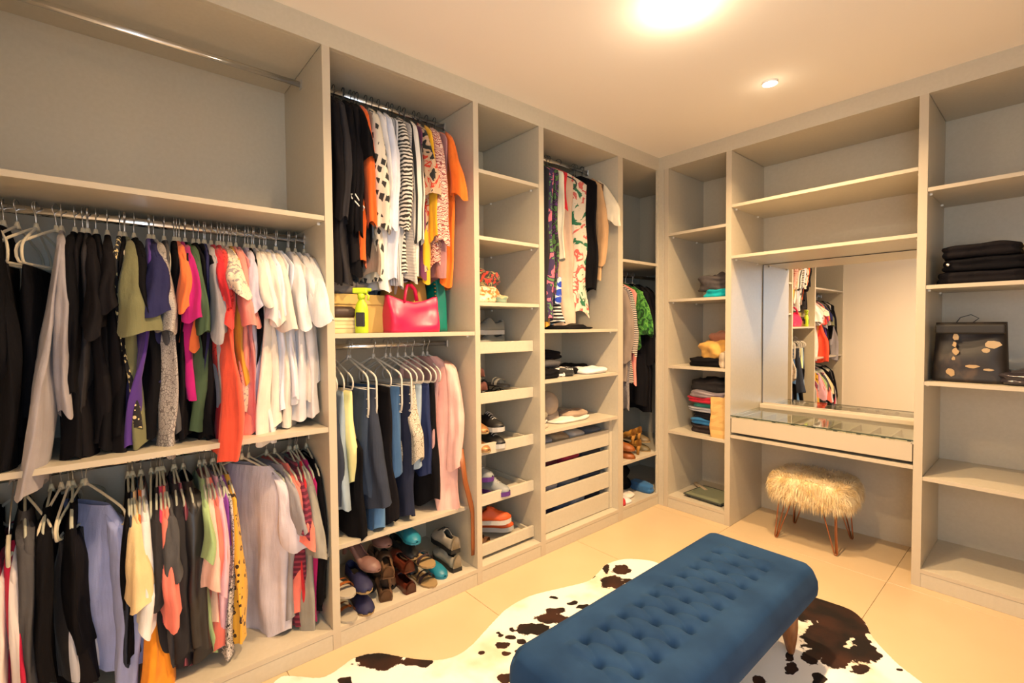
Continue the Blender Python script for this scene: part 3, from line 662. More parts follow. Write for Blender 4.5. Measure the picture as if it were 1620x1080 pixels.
# ------------------------------------------------------------------ folded cloth, blobs
def slab(name, label, cat, loc, sx, sy, h, mat, layers=3, rough=.006, rz=0, group=None, sq=.35, seed=1, parent=None):
    """folded textile: rounded outline, one bulge per fold"""
    rings = []; n = 48; N = layers*4
    for i in range(N+1):
        u = i/N; z = h*u; bul = 1-.06*(1-abs(sin(pi*layers*u)))
        e = 1-.16*max(0, (u-.85)/.15)**2-.05*max(0, (.08-u)/.08)
        ring = []
        for k in range(n):
            a = 2*pi*k/n; ca, sa = cos(a), sin(a)
            x = sx/2*math.copysign(abs(ca)**sq, ca)*bul*e; y = sy/2*math.copysign(abs(sa)**sq, sa)*bul*e
            d = nz(x*9+seed*3.1, y*9, z*14)*rough*2.2+nz(x*30, y*30+seed, z*40)*rough*.6
            rr = math.hypot(x, y)+1e-6
            ring.append((x+x/rr*d, y+y/rr*d, z+(nz(x*8+seed, y*8, 3)*rough*1.6*u if i else 0)))
        rings.append(ring)
    top = rings[-1]
    for q in (.8, .55, .3, .08):
        rings.append([(x*q, y*q, h+rough*.9*(1-q)+nz(x*q*14+seed, y*q*14, 7)*rough*1.5) for x, y, z in top])
    o = MB().rings(rings).build(name, mat, parent, True)
    if not parent:
        tag(o, label, cat, group); o.location = loc; o.rotation_euler = (0, 0, rz)
    return o
def pz(px, py, X): return rail_pos(px, py, X)
def ry(px, py, Y):
    d = Fv + Rv*((px-810)/CF) + Uv*((540-py)/CF); return CAM + d*((Y-CAM.y)/d.y)

# second bay shelf
z0 = 1.383
KR = newmat('kraft_card', (.52, .34, .10), .6); KRL = newmat('gold_card_lid', (.60, .40, .12), .5)
P = pz(540, 520, -.06)
for k, (l, h) in enumerate((('lower of two cream boxes on the shelf', .035), ('upper of two cream boxes under a dark pouch', .032))):
    t_ = thing('small_box', l, 'box', (-.15, -2.44, z0+k*.037), 0)
    MB().box(-.07, .07, -.055, .055, 0, h-.012, .002).build('box_base', newmat('cream_card', (.72, .56, .30), .6), t_)
    MB().box(-.073, .073, -.058, .058, h-.012, h+.002, .002).build('box_lid', newmat('cream_card', (.76, .60, .34), .6), t_)
slab('pouch', 'dark brown pouch lying on the cream boxes', 'pouch', (-.15, -2.44, z0+.073), .13, .11, .05, newmat('brown_leather', (.06, .035, .025), .5), 1, .004, seed=4)
t_ = thing('storage_box', 'large kraft storage box with gold lid', 'box', (-.30, -2.34, z0))
MB().box(-.15, .15, -.15, .15, 0, .165, .003).build('box_base', KR, t_); MB().box(-.155, .155, -.155, .155, .135, .185, .003).build('box_lid', KRL, t_)
slab('folded_cloth', 'grey cloth heaped on the kraft box', 'cloth', (-.30, -2.38, z0+.186), .26, .24, .07, fab((.20, .18, .17)), 2, .014, seed=9)
slab('folded_cloth', 'blue grey cloth behind the spray bottle', 'cloth', (-.38, -2.26, z0+.186), .2, .14, .05, fab((.16, .2, .26)), 2, .012, seed=12)
# spray bottle
t_ = thing('spray_bottle', 'lime green trigger spray bottle', 'bottle', (-.05, -2.375, z0), R(-40))
LIME = newmat('lime_plastic', (.55, .75, .03), .35)
prof = [(.0, .026), (.004, .03), (.10, .03), (.13, .026), (.15, .014), (.165, .013)]
MB().rings([[(r*cos(2*pi*k/20)*.8, r*sin(2*pi*k/20), z) for k in range(20)] for z, r in prof]).build('bottle_body', LIME, t_, True)
MB().box(-.0262, .0262, -.02, .02, .03, .095, .004).build('bottle_label', BLP, t_)
MB().rings([[(r*cos(2*pi*k/16), r*sin(2*pi*k/16), z) for k in range(16)] for z, r in [(.158, .017), (.178, .017), (.182, .012)]]).build('collar', LIME, t_, True)
MB().box(-.014, .014, -.038, .03, .182, .208, .006).tube([(0, .03, .2), (0, .045, .198)], .007, 8).build('spray_head', LIME, t_)
MB().tube([(0, .02, .185), (0, .034, .17), (0, .03, .15)], .005, 6).build('trigger', LIME, t_, True)
# magenta tote
def bag(label, loc, wx, wy, h, mat, taper=.8, seed=3, rz=0, dent=.015, name='handbag', sag=.03):
    t_ = thing(name, label, 'bag', loc, rz); rings = []; n = 40
    for i in range(15):
        u = i/14; z = h*u; s = lerp(1, taper, u); ring = []
        for k in range(n):
            a = 2*pi*k/n; ca, sa = cos(a), sin(a)
            x = wx/2*math.copysign(abs(ca)**.4, ca)*lerp(1, .45, u**1.5); y = wy/2*math.copysign(abs(sa)**.4, sa)*s
            d = dent*nz(y*7+seed, z*7, seed)*min(1, u*5); x += d*(1 if ca > 0 else -1)*1.4
            ring.append((x, y, z - sag*u*cos(y/wy*pi)*(1)))
        rings.append(ring)
    ins = [[(x*.86, y*.95, z-.03) for x, y, z in rings[-1]]]
    MB().rings(rings+[[(x*.9, y*.96, z) for x, y, z in rings[-1]]]+ins).build('bag_body', mat, t_, True); return t_
PINK = newmat('magenta_leather', (.62, .01, .075), .38)
t_ = bag('magenta leather tote on the second bay shelf', (-.11, -2.085, z0), .13, .28, .185, PINK, 1.02, dent=.03, sag=.035)
MB().tube([(.035, -.06, .15), (.03, -.05, .2), (.01, -.03, .235), (-.01, .0, .24), (-.02, .03, .22), (-.02, .04, .16)], .006, 8, flat=1.8).build('handle', PINK, t_, True)
t_ = bag('tan suede bag behind the magenta tote', (-.26, -2.05, z0), .12, .27, .30, newmat('tan_suede', (.52, .28, .06), .8), .86, 8)
MB().tube([(.03, -.07, .2), (.05, -.06, .28), (.03, -.04, .31)], .008, 8, flat=1.8).build('handle', newmat('cream_strap', (.7, .62, .5), .6), t_, True)
TEAL = newmat('teal_leather', (.0, .17, .13), .4)
t_ = bag('teal green bag with studded edge', (-.24, -1.865, z0), .16, .075, .34, TEAL, .8, 5, sag=0)
b = MB()
for k in range(14): b.box(.076-.0027*k, .088-.0027*k, -.04, -.03, .015+k*.02, .023+k*.02, .002)
b.build('studs', newmat('gold_stud', (.7, .5, .2), .3, 1), t_)
slab('folded_cloth', 'dark blue folded clothes at the back of the shelf', 'cloth', (-.42, -2.0, z0), .22, .34, .30, D5, 5, .01, seed=31)

# belt hanging at the divider
t_ = thing('belt', 'brown leather belt hanging at the second divider', 'belt', (0, 0, 0))
LEA = newmat('brown_leather_strap', (.26, .075, .018), .42)
pts = [(736, 762), (742, 785), (748, 810), (752, 835), (752, 860), (748, 878)]
vs = []; 
for px, py in pts:
    q = pz(px, py, -.028); vs.append((q.x, max(-1.84, min(q.y, -1.775)), q.z))
MB().tube([(-.05, vs[0][1]-.01, .75)]+vs, [.016]*len(vs)+[.012], 8, flat=.28).build('strap', LEA, t_, True)
MB().tube([(-.05, vs[0][1]-.012, .75), (-.09, -1.84, .8), (-.14, -1.84, .9), (-.2, -1.83, 1.0)], .014, 8, flat=.3).build('strap_end', LEA, t_, True)

# ------------------------------------------------------------------ shoes
WT = [(0, .026), (.08, .033), (.3, .031), (.5, .034), (.7, .043), (.84, .041), (.94, .028), (1, .008)]
def shoe(label, loc, rz, up, sole, kind='sneaker', L=.25, heel=0., rx=0, ry_=0, lace=None, pointed=0, name=None, group=None, scale=1):
    t_ = thing(name or {'sneaker': 'sneaker', 'pump': 'heeled_shoe', 'flat': 'flat_shoe', 'sandal': 'sandal', 'boot': 'ankle_boot', 'wedge': 'wedge_shoe'}[kind], label, 'shoe', loc, rz, group)
    t_.rotation_euler = (rx, ry_, rz); t_.scale = (scale,)*3
    W = lambda t: curve(WT, t)*(1-.25*pointed*t)
    ht = {'sneaker': .026, 'pump': .006, 'flat': .010, 'sandal': .010, 'boot': .016, 'wedge': .008}[kind]
    base = lambda t: heel*(1-curve([(0, 0), (.25, .12), (.68, 1), (1, 1)], t)) if heel else (.006*max(0, (t-.8)/.2) if kind == 'sneaker' else 0)
    b = MB(); rings = []; n = 18
    for i in range(n+1):
        t = i/n; x = (t-.45)*L; wv = W(t)*(1.06 if kind == 'sneaker' else 1); zb = base(t); z1 = zb+ht
        if kind == 'wedge': zb = 0 if t < .8 else 0
        rings.append([(x, -wv, z1), (x, -wv*1.0, zb), (x, wv*1.0, zb), (x, wv, z1)])
    b.rings(rings)
    b.build('sole', sole, t_, False)
    if kind == 'pump' and heel > .02:
        MB().rings([[(-.45*L+.012+r*cos(2*pi*k/10), r*.9*sin(2*pi*k/10), z) for k in range(10)] for z, r in [(0, .011), (heel*.5, .012), (heel, .022)]]).build('heel', sole, t_, True)
    if kind in ('flat', 'boot'):
        MB().box(-.45*L, -.45*L+.055, -.026, .026, -.0, .012, .003).build('heel', sole, t_)
    if kind == 'sandal' or kind == 'wedge':
        for q, (ta, wd, hh) in enumerate(((.72, .022, .034), (.60, .012, .042), (.12, .014, .055))):
            rr = []
            for dx in (-wd/2, wd/2):
                t = min(.98, ta+dx/L); zb = base(t)+ht
                rr.append([(((t)-.45)*L+(.0 if q < 2 else -.0), W(t)*cos(pi*k/10)*1.05, zb+hh*sin(pi*k/10)**.8) for k in range(11)])
            MB().rings(rr, False, False, closed=False).build('strap', up, t_, True)
        MB().rings([[(-.45*L+.004+.05*j/2, wv_*cos(pi*k/10), base(0)+ht+hh*1.0*sin(pi*k/10)**.25*(1 if j == 0 else .5)) for k in range(11)] for j, (wv_, hh) in enumerate(((.024, .05), (.03, .04)))], False, False, closed=False).build('heel_cup', up, t_, True)
        return t_
    HT = {'sneaker': [(0, .068), (.12, .06), (.3, .052), (.42, .078), (.52, .074), (.7, .048), (.88, .034), (1, .012)],
          'pump': [(0, .05), (.2, .034), (.5, .022), (.62, .026), (.7, .040), (.88, .032), (1, .010)],
          'flat': [(0, .05), (.2, .042), (.42, .038), (.55, .05), (.7, .045), (.88, .032), (1, .012)],
          'boot': [(0, .13), (.12, .13), (.3, .125), (.4, .10), (.52, .07), (.7, .048), (.88, .036), (1, .012)]}[kind]
    op = {'sneaker': .40, 'pump': .60, 'flat': .48, 'boot': .30}[kind]
    rings = []; m_ = 14; n = 22
    for i in range(n+1):
        t = i/n; x = (t-.45)*L; hh = curve(HT, t); zb = base(t)+ht; wv = W(t)
        rings.append([(x - (.006 if t == 0 else 0)*sin(pi*k/m_), wv*cos(pi*k/m_)*(1.02-.12*sin(pi*k/m_)), zb-.002+hh*sin(pi*k/m_)**(.55 if t < op else .8)) for k in range(m_+1)])
    b = MB(); base_i = 0
    for r in rings: b.v += [Vector(v) for v in r]
    for i in range(n):
        t = (i+.5)/n
        for k in range(m_):
            if .03 < t < op and 4 <= k < m_-4: continue
            if t <= .03 and False: continue
            a = i*(m_+1)+k; b.f.append((a, a+1, a+m_+2, a+m_+1))
    b.f.append(tuple(range(m_+1)))
    o = b.build('upper', up, t_, True)
    sm = o.modifiers.new('thickness', 'SOLIDIFY'); sm.thickness = .003
    if lace:
        bb = MB()
        for q in range(5):
            t = .46+.06*q; hh = curve(HT, t)+base(t)+ht; x = (t-.45)*L
            bb.tube([(x, -.018, hh*.93), (x, 0, hh*1.02), (x, .018, hh*.93)], .0022, 6)
        bb.build('laces', lace, t_, True)
    return t_
def sm(name, col, r=.5, met=0): return newmat(name, col, r, met)
MAUVE = sm('mauve_glitter', (0.174, 0.087, 0.074), .5); BRN = sm('brown_suede', (0.136, 0.068, 0.031), .8); DBR = sm('oxblood_leather', (0.099, 0.019, 0.009), .35)
TQ = sm('turquoise_satin', (0.012, 0.174, 0.260), .4); TANL = sm('tan_leather', (0.298, 0.124, 0.037), .5); NAV = sm('navy_canvas', (0.012, 0.012, 0.056), .7)
CRS = sm('cream_leather', (0.409, 0.360, 0.285), .5); SBK = sm('black_rubber', (0.012, 0.011, 0.011), .5); STAN = sm('straw_sole', (0.298, 0.198, 0.087), .8)
OSH = sm('orange_mesh', (0.527, 0.074, 0.009), .6); WSO = sm('white_foam', (0.484, 0.471, 0.446), .5); GSH = sm('grey_knit_shoe', (0.211, 0.211, 0.186), .8)
PUR = sm('purple_foam', (0.087, 0.019, 0.186), .5); SIL = sm('silver_mesh', (0.248, 0.260, 0.260), .5); WOOD = sm('wood_wedge', (0.310, 0.167, 0.050), .5); PNK = sm('rose_leather', (0.384, 0.149, 0.112), .45)
OCH = sm('ochre_suede', (0.341, 0.155, 0.019), .7); RBR = sm('rust_leather', (0.260, 0.074, 0.012), .5); GOLD = sm('gold_strap', (0.434, 0.279, 0.093), .35, .6)
zb = .0905
def pair(lab, px, py, X, rz, dz, *a, dy=0, **k):
    P = pz(px, py, X)
    shoe('lower '+lab, (X-.10, P.y, zb), rz, *a, **k); shoe('upper '+lab, (X-.115, P.y+dy, zb+dz), rz, *a, **k)
pair('rust leather sandal at the left end', 548, 975, -.03, R(8), .105, RBR, CRS, kind='sandal')
pair('navy espadrille shoe', 582, 955, -.03, R(-4), .095, NAV, STAN, kind='flat')
P = pz(590, 900, -.12)
shoe('mauve glitter wedge lying on the navy shoes', (-.17, P.y-.05, zb+.18), R(20), MAUVE, MAUVE, 'pump', heel=.07, ry_=R(8)); shoe('mauve glitter wedge furthest back', (-.27, P.y+.08, zb+.215), R(5), MAUVE, MAUVE, 'pump', heel=.07)
shoe('black pump behind the mauve wedges', (-.3, -2.30, zb), R(0), SBK, SBK, 'flat'); shoe('black slipper at the back of the shoe floor', (-.34, -2.10, zb), R(0), SBK, SBK, 'flat')
pair('brown suede tied loafer', 622, 935, -.05, R(160), .10, BRN, BRN, kind='flat', dy=.02)
P = pz(612, 905, -.1); shoe('brown suede ankle boot behind the loafers', (-.26, P.y+.04, zb), R(0), BRN, SBK, 'boot')
pair('oxblood leather court shoe', 651, 925, -.04, R(176), .10, DBR, DBR, kind='flat')
pair('tan sole sandal with dark straps', 679, 922, -.035, R(4), .095, sm('dark_strap', (.04, .025, .03), .5), STAN, kind='sandal')
P = pz(700, 897, -.05); shoe('turquoise satin shoe standing on the floor', (-.17, P.y, zb), R(2), TQ, TQ, 'flat'); shoe('turquoise satin shoe on top of the pile', (-.2, P.y-.13, zb+.215), R(-4), TQ, TQ, 'flat')
shoe('black sandal under the turquoise shoe', (-.24, P.y-.13, zb+.12), R(0), SBK, STAN, 'flat'); shoe('black sandal at the bottom below the turquoise shoe', (-.3, P.y-.1, zb), R(0), SBK, STAN, 'flat')
pair('cream sneaker with black heel strap', 724, 900, -.06, R(176), .095, CRS, SBK, kind='sneaker', lace=SBK)

# bay 3 : scarves and shoes in the trays
zt = [zc(a)+.0185 for a, c in TR]
slab('scarf', 'cream and orange twisted scarf at the bottom', 'scarf', (-.19, -1.60, 1.5435), .22, .22, .085, pat('print', (.68, .5, .3), (.6, .18, .04), (.75, .65, .5), sc=2), 3, .022, seed=5, sq=.8)
slab('scarf', 'dark multicoloured scarf heaped on top', 'scarf', (-.20, -1.60, 1.625), .2, .22, .10, pat('print', (.05, .04, .03), (.5, .05, .03), (.35, .25, .1), sc=2), 3, .026, seed=6, sq=.8)
slab('scarf', 'small green patterned scarf at the scarf heap edge', 'scarf', (-.12, -1.50, 1.5435), .1, .08, .045, pat('print', (.2, .28, .2), (.6, .4, .2), sc=3), 2, .01, seed=15, sq=.8)
def tshoe(lab, ti, y, x, rz, *a, dz=0, **k): return shoe(lab, (x, y, zt[ti]+dz), rz, *a, **k)
tshoe('lower grey knit sneaker with white sole', 0, -1.50, -.22, R(-80), GSH, WSO, lace=GSH)
tshoe('upper grey knit sneaker stacked on its pair', 0, -1.51, -.21, R(-80), GSH, WSO, lace=GSH, dz=.085)
tshoe('gold strappy sandal left of the grey sneakers', 0, -1.66, -.20, R(5), GOLD, WOOD, kind='sandal', heel=.05)
tshoe('lower rose pink court shoe', 1, -1.64, -.20, R(175), PNK, SBK, kind='pump', heel=.05); tshoe('upper rose pink court shoe', 1, -1.65, -.22, R(178), PNK, SBK, kind='pump', heel=.05, dz=.075)
tshoe('silver strappy sandal on the black one', 1, -1.50, -.20, R(8), sm('silver_strap', (.6, .58, .52), .3, .7), SBK, kind='sandal', dz=.06); tshoe('black sandal below the silver sandal', 1, -1.50, -.20, R(0), SBK, SBK, kind='sandal', heel=.02)
tshoe('lower bronze leather shoe', 2, -1.67, -.17, R(6), sm('bronze_leather', (.36, .17, .06), .35, .3), STAN, kind='flat'); tshoe('upper bronze leather shoe', 2, -1.67, -.18, R(4), sm('bronze_leather', (.36, .17, .06), .35, .3), STAN, kind='flat', dz=.105)
tshoe('lower black sneaker with white toe', 2, -1.555, -.17, R(3), SBK, WSO, lace=WSO); tshoe('upper black sneaker with white toe', 2, -1.555, -.18, R(3), SBK, WSO, lace=WSO, dz=.095)
tshoe('silver sneaker with purple sole in front', 3, -1.545, -.17, R(18), SIL, PUR, lace=WSO); tshoe('silver sneaker with purple sole stacked behind', 3, -1.60, -.24, R(10), SIL, PUR, lace=WSO, dz=.085)
tshoe('dark wine shoe left of the purple sneakers', 3, -1.685, -.2, R(0), sm('wine_leather', (.09, .015, .02), .4), SBK, kind='flat')
tshoe('bright orange running shoe', 4, -1.56, -.17, R(55), OSH, WSO, lace=OSH, dz=.105)
tshoe('second orange running shoe under the first', 4, -1.50, -.22, R(50), OSH, WSO, lace=OSH, dz=.03)
tshoe('wooden wedge shoe in the lowest tray', 4, -1.645, -.19, R(35), sm('dark_brown_leather', (.09, .04, .02), .4), WOOD, kind='wedge', heel=.06)

# bay 4 shelves
BKc = BK; slab('folded_sweater', 'black folded cloth under the dresses', 'clothing', (-.16, -.86, 1.389), .22, .40, .02, BK, 1, .008, seed=21, sq=.7)
zS = 1.0785
Fd = [('dark padded pouch on top of the black heap', (-.30, -1.02), .22, .33, .055, BK2, .105), ('grey knit cap in the middle of the black heap', (-.22, -1.08), .22, .26, .045, GK, .06), ('black folded top at the left of the heap', (-.16, -1.13), .24, .2, .05, BK, 0), ('black and white folded socks in the heap', (-.14, -.98), .18, .16, .05, pat('print', (.02, .02, .02), (.75, .7, .65), sc=1.4), 0), ('small black cloth beside the white top', (-.2, -.85), .18, .14, .04, BK, 0), ('white folded top at the right end of the shelf', (-.14, -.68), .2, .28, .035, WH, 0), ('black cloth under the white top', (-.3, -.72), .2, .3, .05, BK2, 0)]
for i, (l, (x, y), sx, sy, h, mt, dz) in enumerate(Fd): slab('folded_sweater', l, 'clothing', (x, y, zS+dz+.0005), sx, sy, h, mt, 1 if h < .05 else 2, .010, seed=40+i, sq=.6)
zS = .7655
# moulded beige cap leaning in the heap
CP = fab((.42, .33, .25))
t_ = thing('cap', 'beige cap standing against the grey heap', 'cap', (-.26, -.98, zS+.10), R(-20)); t_.rotation_euler = (R(10), R(50), R(-25))
MB().rings([[(r*cos(2*pi*k/24), r*.95*sin(2*pi*k/24), z) for k in range(24)] for z, r in [(0, .085), (.03, .086), (.06, .078), (.09, .055), (.105, .02)]]).build('crown', CP, t_, True)
MB().rings([[(.07+.085*cos(2*pi*k/24), .07*sin(2*pi*k/24), z) for k in range(24)] for z in (-.002, .002)]).build('peak', CP, t_, True)
Fd = [('taupe jumper heaped on the left of the shelf', (-.32, -1.12), .26, .22, .12, fab((.30, .24, .20)), 0), ('cream folded sock bundle at the front left', (-.12, -1.19), .12, .09, .03, fab((.5, .42, .32)), 0), ('pale patterned cloth above the sock bundle', (-.12, -1.19), .12, .09, .03, pat('print', (.55, .5, .42), (.08, .08, .08), sc=3), .032), ('olive grey cloth topmost at the front left', (-.12, -1.19), .12, .09, .028, fab((.25, .22, .16)), .064), ('white folded scarf in the middle', (-.14, -.88), .14, .36, .018, WH2, 0), ('taupe cloth over the white scarf', (-.18, -.80), .14, .24, .03, fab((.36, .26, .18)), .019), ('grey blanket at the back right', (-.38, -.86), .2, .3, .03, GREY, 0)]
for i, (l, (x, y), sx, sy, h, mt, dz) in enumerate(Fd): slab('folded_sweater', l, 'clothing', (x, y, zS+dz+.0005), sx, sy, h, mt, 1 if h < .05 else 3, .011, seed=60+i, sq=.6)
# drawer contents seen in the gaps
cols = [[(.30, .30, .33), (.42, .30, .18), (.6, .55, .5), (.12, .13, .16)], [(.10, .02, .03), (.35, .02, .05), (.05, .05, .06)], [(.3, .28, .3), (.12, .13, .16), (.05, .06, .09)], [(.02, .02, .05), (.04, .06, .12), (.2, .22, .28), (.02, .02, .03)]]
nm_ = ['uppermost', 'second', 'third', 'lowest']
for d, (a, c) in enumerate(DR):
    z0_ = zc(a)+.0185; n = len(cols[d]); hh = zc(c)-zc(a)-.018+.022
    for k in range(n):
        y = -1.22+.66*(k+.5)/n
        slab('folded_sweater', '%s folded cloth, number %s from the left inside the %s drawer' % (['pale', 'coloured', 'dark', 'deep'][k], ['first', 'second', 'third', 'last'][k], nm_[d]), 'clothing', (-.29, y, z0_+.0005), .38, .62/n, hh, fab(cols[d][k]), 3, .007, seed=80+d*5+k)
# corner bay shelf and floor
zS = .4165
for i, (l, x, y, rz, u, s, kd, h, dz) in enumerate([
  ('ochre suede heel, upper left of the corner heap', -.12, -.25, 175, OCH, OCH, 'pump', .07, .09), ('ochre suede heel, upper right of the corner heap', -.14, -.15, 178, OCH, OCH, 'pump', .07, .09),
  ('ochre heel under the upper heels', -.12, -.17, 170, OCH, OCH, 'pump', .07, 0), ('rust mule at the front left of the corner heap', -.10, -.34, 15, RBR, RBR, 'flat', 0, .06), ('rust leather mule below the other mule', -.10, -.33, 10, RBR, RBR, 'flat', 0, 0),
  ('brown boot behind the ochre heels', -.3, -.30, 0, BRN, SBK, 'boot', 0, 0), ('olive sandal at the right of the corner heap', -.14, -.06, 5, sm('olive_leather', (.12, .09, .04), .5), STAN, 'flat', 0, 0), ('olive sandal stacked on its pair', -.15, -.05, 5, sm('olive_leather', (.14, .10, .05), .5), STAN, 'flat', 0, .07), ('tan boot at the back of the corner shelf', -.33, -.14, 0, TANL, SBK, 'boot', 0, 0)]):
    shoe(l, (x-.04, y, zS+dz), R(rz), u, s, kd, heel=h)
slab('folded_sweater', 'black bag heap on the corner floor', 'bag', (-.34, -.22, .091), .3, .4, .17, BK, 2, .02, seed=91, sq=.6)
slab('slipper', 'blue slipper at the right of the corner floor', 'slipper', (-.12, -.05, .091), .2, .08, .07, fab((.03, .12, .3)), 2, .006, seed=92, sq=.6)
slab('slipper', 'white slipper at the front of the corner floor', 'slipper', (-.09, -.36, .091), .16, .09, .03, WH, 1, .006, seed=93, sq=.6)
slab('slipper', 'cream slipper behind the white slipper', 'slipper', (-.16, -.25, .091), .2, .1, .03, WH2, 1, .006, seed=94, sq=.6)
slab('folded_sweater', 'small red cloth at the front left of the corner floor', 'cloth', (-.05, -.42, .091), .08, .05, .045, CR, 1, .006, seed=95, sq=.6)

# ------------------------------------------------------------------ right units: contents
slab('folded_sweater', 'turquoise folded top in the corner shelf unit', 'clothing', (.41, .19, 1.6085), .22, .26, .06, fab((.0, .36, .42)), 2, .014, seed=101, sq=.65)
slab('folded_sweater', 'dark grey jumper lying on the turquoise top', 'clothing', (.385, .22, 1.66), .26, .28, .11, fab((.07, .06, .06)), 3, .020, seed=102, sq=.75)
slab('folded_sweater', 'black folded cloth under the yellow bag', 'clothing', (.345, .20, 1.1025), .32, .28, .065, BK, 2, .012, seed=103, sq=.6)
slab('soft_bag', 'yellow cloth bag on the black folded cloth', 'bag', (.39, .19, 1.165), .24, .24, .11, fab((.60, .33, .08)), 2, .026, seed=104, sq=.85)
slab('cap', 'mauve brown cap topmost on the yellow bag', 'cap', (.41, .25, 1.27), .20, .20, .075, fab((.28, .12, .08)), 1, .016, seed=105, sq=.9)
slab('soft_bag', 'beige cloth spilling at the right of the heap', 'cloth', (.485, .075, 1.1025), .07, .1, .11, fab((.52, .42, .30)), 2, .014, seed=106, sq=.8)
st = [((.035, .025, .025), .06, 'dark brown folded jumper, lowest in the corner pile'), ((.02, .14, .34), .042, 'bright blue folded top in the corner pile'), ((.012, .012, .015), .055, 'black folded jumper in the middle of the corner pile'), ((.35, .35, .38), .035, 'pale grey folded top in the corner pile'), ((.03, .24, .20), .035, 'teal folded top in the corner pile'), ((.40, .01, .03), .04, 'crimson folded top in the corner pile'), ((.28, .23, .25), .045, 'mauve grey folded top in the corner pile'), ((.028, .025, .025), .085, 'charcoal folded jumper, topmost in the corner pile')]
z = .6008; rnd = random.Random(11)
for i, (c, h, l) in enumerate(st):
    slab('folded_sweater', l, 'clothing', (.345+rnd.uniform(-.015, .015), .22+rnd.uniform(-.02, .02), z), .29+rnd.uniform(-.03, .02), .29, h+.004, fab(c), 2, .013, R(rnd.uniform(-7, 7)), seed=110+i, sq=.45); z += h
slab('folded_sweater', 'navy folded jumper right of the corner pile', 'clothing', (.45, .33, .6008), .13, .2, .36, fab((.01, .03, .09)), 6, .012, seed=130)
# paper bag
t_ = thing('paper_bag', 'crumpled tan paper bag in front of the folded clothes', 'bag', (.455, .075, .601), R(6))
b = MB(); rings = []
for i in range(12):
    u = i/11; ring = []
    for k in range(32):
        a = 2*pi*k/32; x = .062*math.copysign(abs(cos(a))**.3, cos(a)); y = .045*math.copysign(abs(sin(a))**.3, sin(a))*(1-.35*u)
        ring.append((x+.008*nz(x*30, z*5, u*6), y+.010*nz(x*25+4, u*8, 2)*(sin(a)), .29*u+.008*nz(x*20, y*20, 9)*u))
    rings.append(ring)
b.rings(rings, True, False).build('bag_body', newmat('tan_paper', (.60, .36, .12), .7), t_)
# glass scale
t_ = thing('bathroom_scale', 'glass bathroom scale on the corner unit floor', 'scale', (.335, .20, .0955), R(-4))
MB().box(-.15, .15, -.14, .14, .018, .024, .003).build('glass_plate', newmat('green_glass', (.22, .24, .15), .1, 0, .6), t_)
MB().box(-.152, .152, -.142, -.136, .016, .026).box(-.152, .152, .136, .142, .016, .026).box(-.152, -.146, -.136, .136, .016, .026).box(.146, .152, -.136, .136, .016, .026).build('rim', newmat('dark_rim', (.05, .06, .05), .3), t_)
for sx in (-1, 1):
    for sy in (-1, 1): MB().rings([[(sx*.125+r*cos(2*pi*k/14), sy*.115+r*sin(2*pi*k/14), z) for k in range(14)] for z, r in [(0, .016), (.018, .014)]]).build('foot', BLP, t_)
tag(MB().tube([(.12, .36, .112), (.2, .30, .112), (.26, .26, .112)], .016, 10).build('rolled_cloth', fab((.36, .28, .18)), None, True), 'small rolled cloth behind the glass scale', 'cloth')

# mirror
t_ = thing('mirror', 'large frameless mirror above the dressing drawer', 'mirror', (0, 0, 0))
MB().box(.562, 1.538, .530, .538, .80, 1.864).build('mirror_glass', MIR, t_)
MB().box(.562, .566, .526, .530, .80, 1.864).box(.566, 1.538, .526, .530, 1.860, 1.864).build('edge_strip', newmat('dark_edge', (.08, .07, .06), .4), t_)
# dressing drawer
t_ = thing('dressing_drawer', 'shallow dressing table drawer with divided tray', 'drawer', (0, 0, 0))
zt0, zt1 = .664, .768
MB().box(.566, 1.535, .004, .022, zt0, zt1, .0015).build('front_panel', EDG, t_)
MB().box(.57, .585, .022, .47, zt0, zt1-.012).build('drawer_side', LAM, t_); MB().box(1.515, 1.53, .022, .47, zt0, zt1-.012).build('drawer_side', LAM, t_)
MB().box(.585, 1.515, .022, .47, zt0+.03, zt0+.04).build('drawer_bottom', LAM, t_); MB().box(.585, 1.515, .455, .47, zt0+.04, zt1-.012).build('drawer_back', LAM, t_)
for k in range(8):
    x = .585+.93*(k+1)/9; MB().box(x-.003, x+.003, .022, .455, zt0+.04, zt1-.014).build('divider', LAM, t_)
MB().box(.585, 1.515, .23, .236, zt0+.04, zt1-.02).build('divider', LAM, t_)
for k in range(9):
    x = .60+.115*k; MB().box(x-.010, x+.010, .024, .034, zt1-.008, zt1+.004).build('bumper', BLP, t_)
o = MB().box(.5615, 1.5385, .003, .475, .776, .783, .001).build('glass_top', PANE); tag(o, 'clear glass top over the dressing drawer', 'glass top')
o = MB().box(.5615, 1.5385, .001, .003, .776, .783).build('glass_edge', newmat('glass_edge_green', (.05, .07, .05), .15, 0, .6)); o.parent = bpy.data.objects['glass_top']
for x in (.5605, 1.5295):
    MB().box(x, x+.010, .004, .54, .760, .775).build('support_rail', LAM, r2)
tag(MB().box(.562, 1.538, .478, .526, .776, .812, .008).build('mirror_ledge', EDG), 'pale moulded ledge below the mirror', 'ledge')

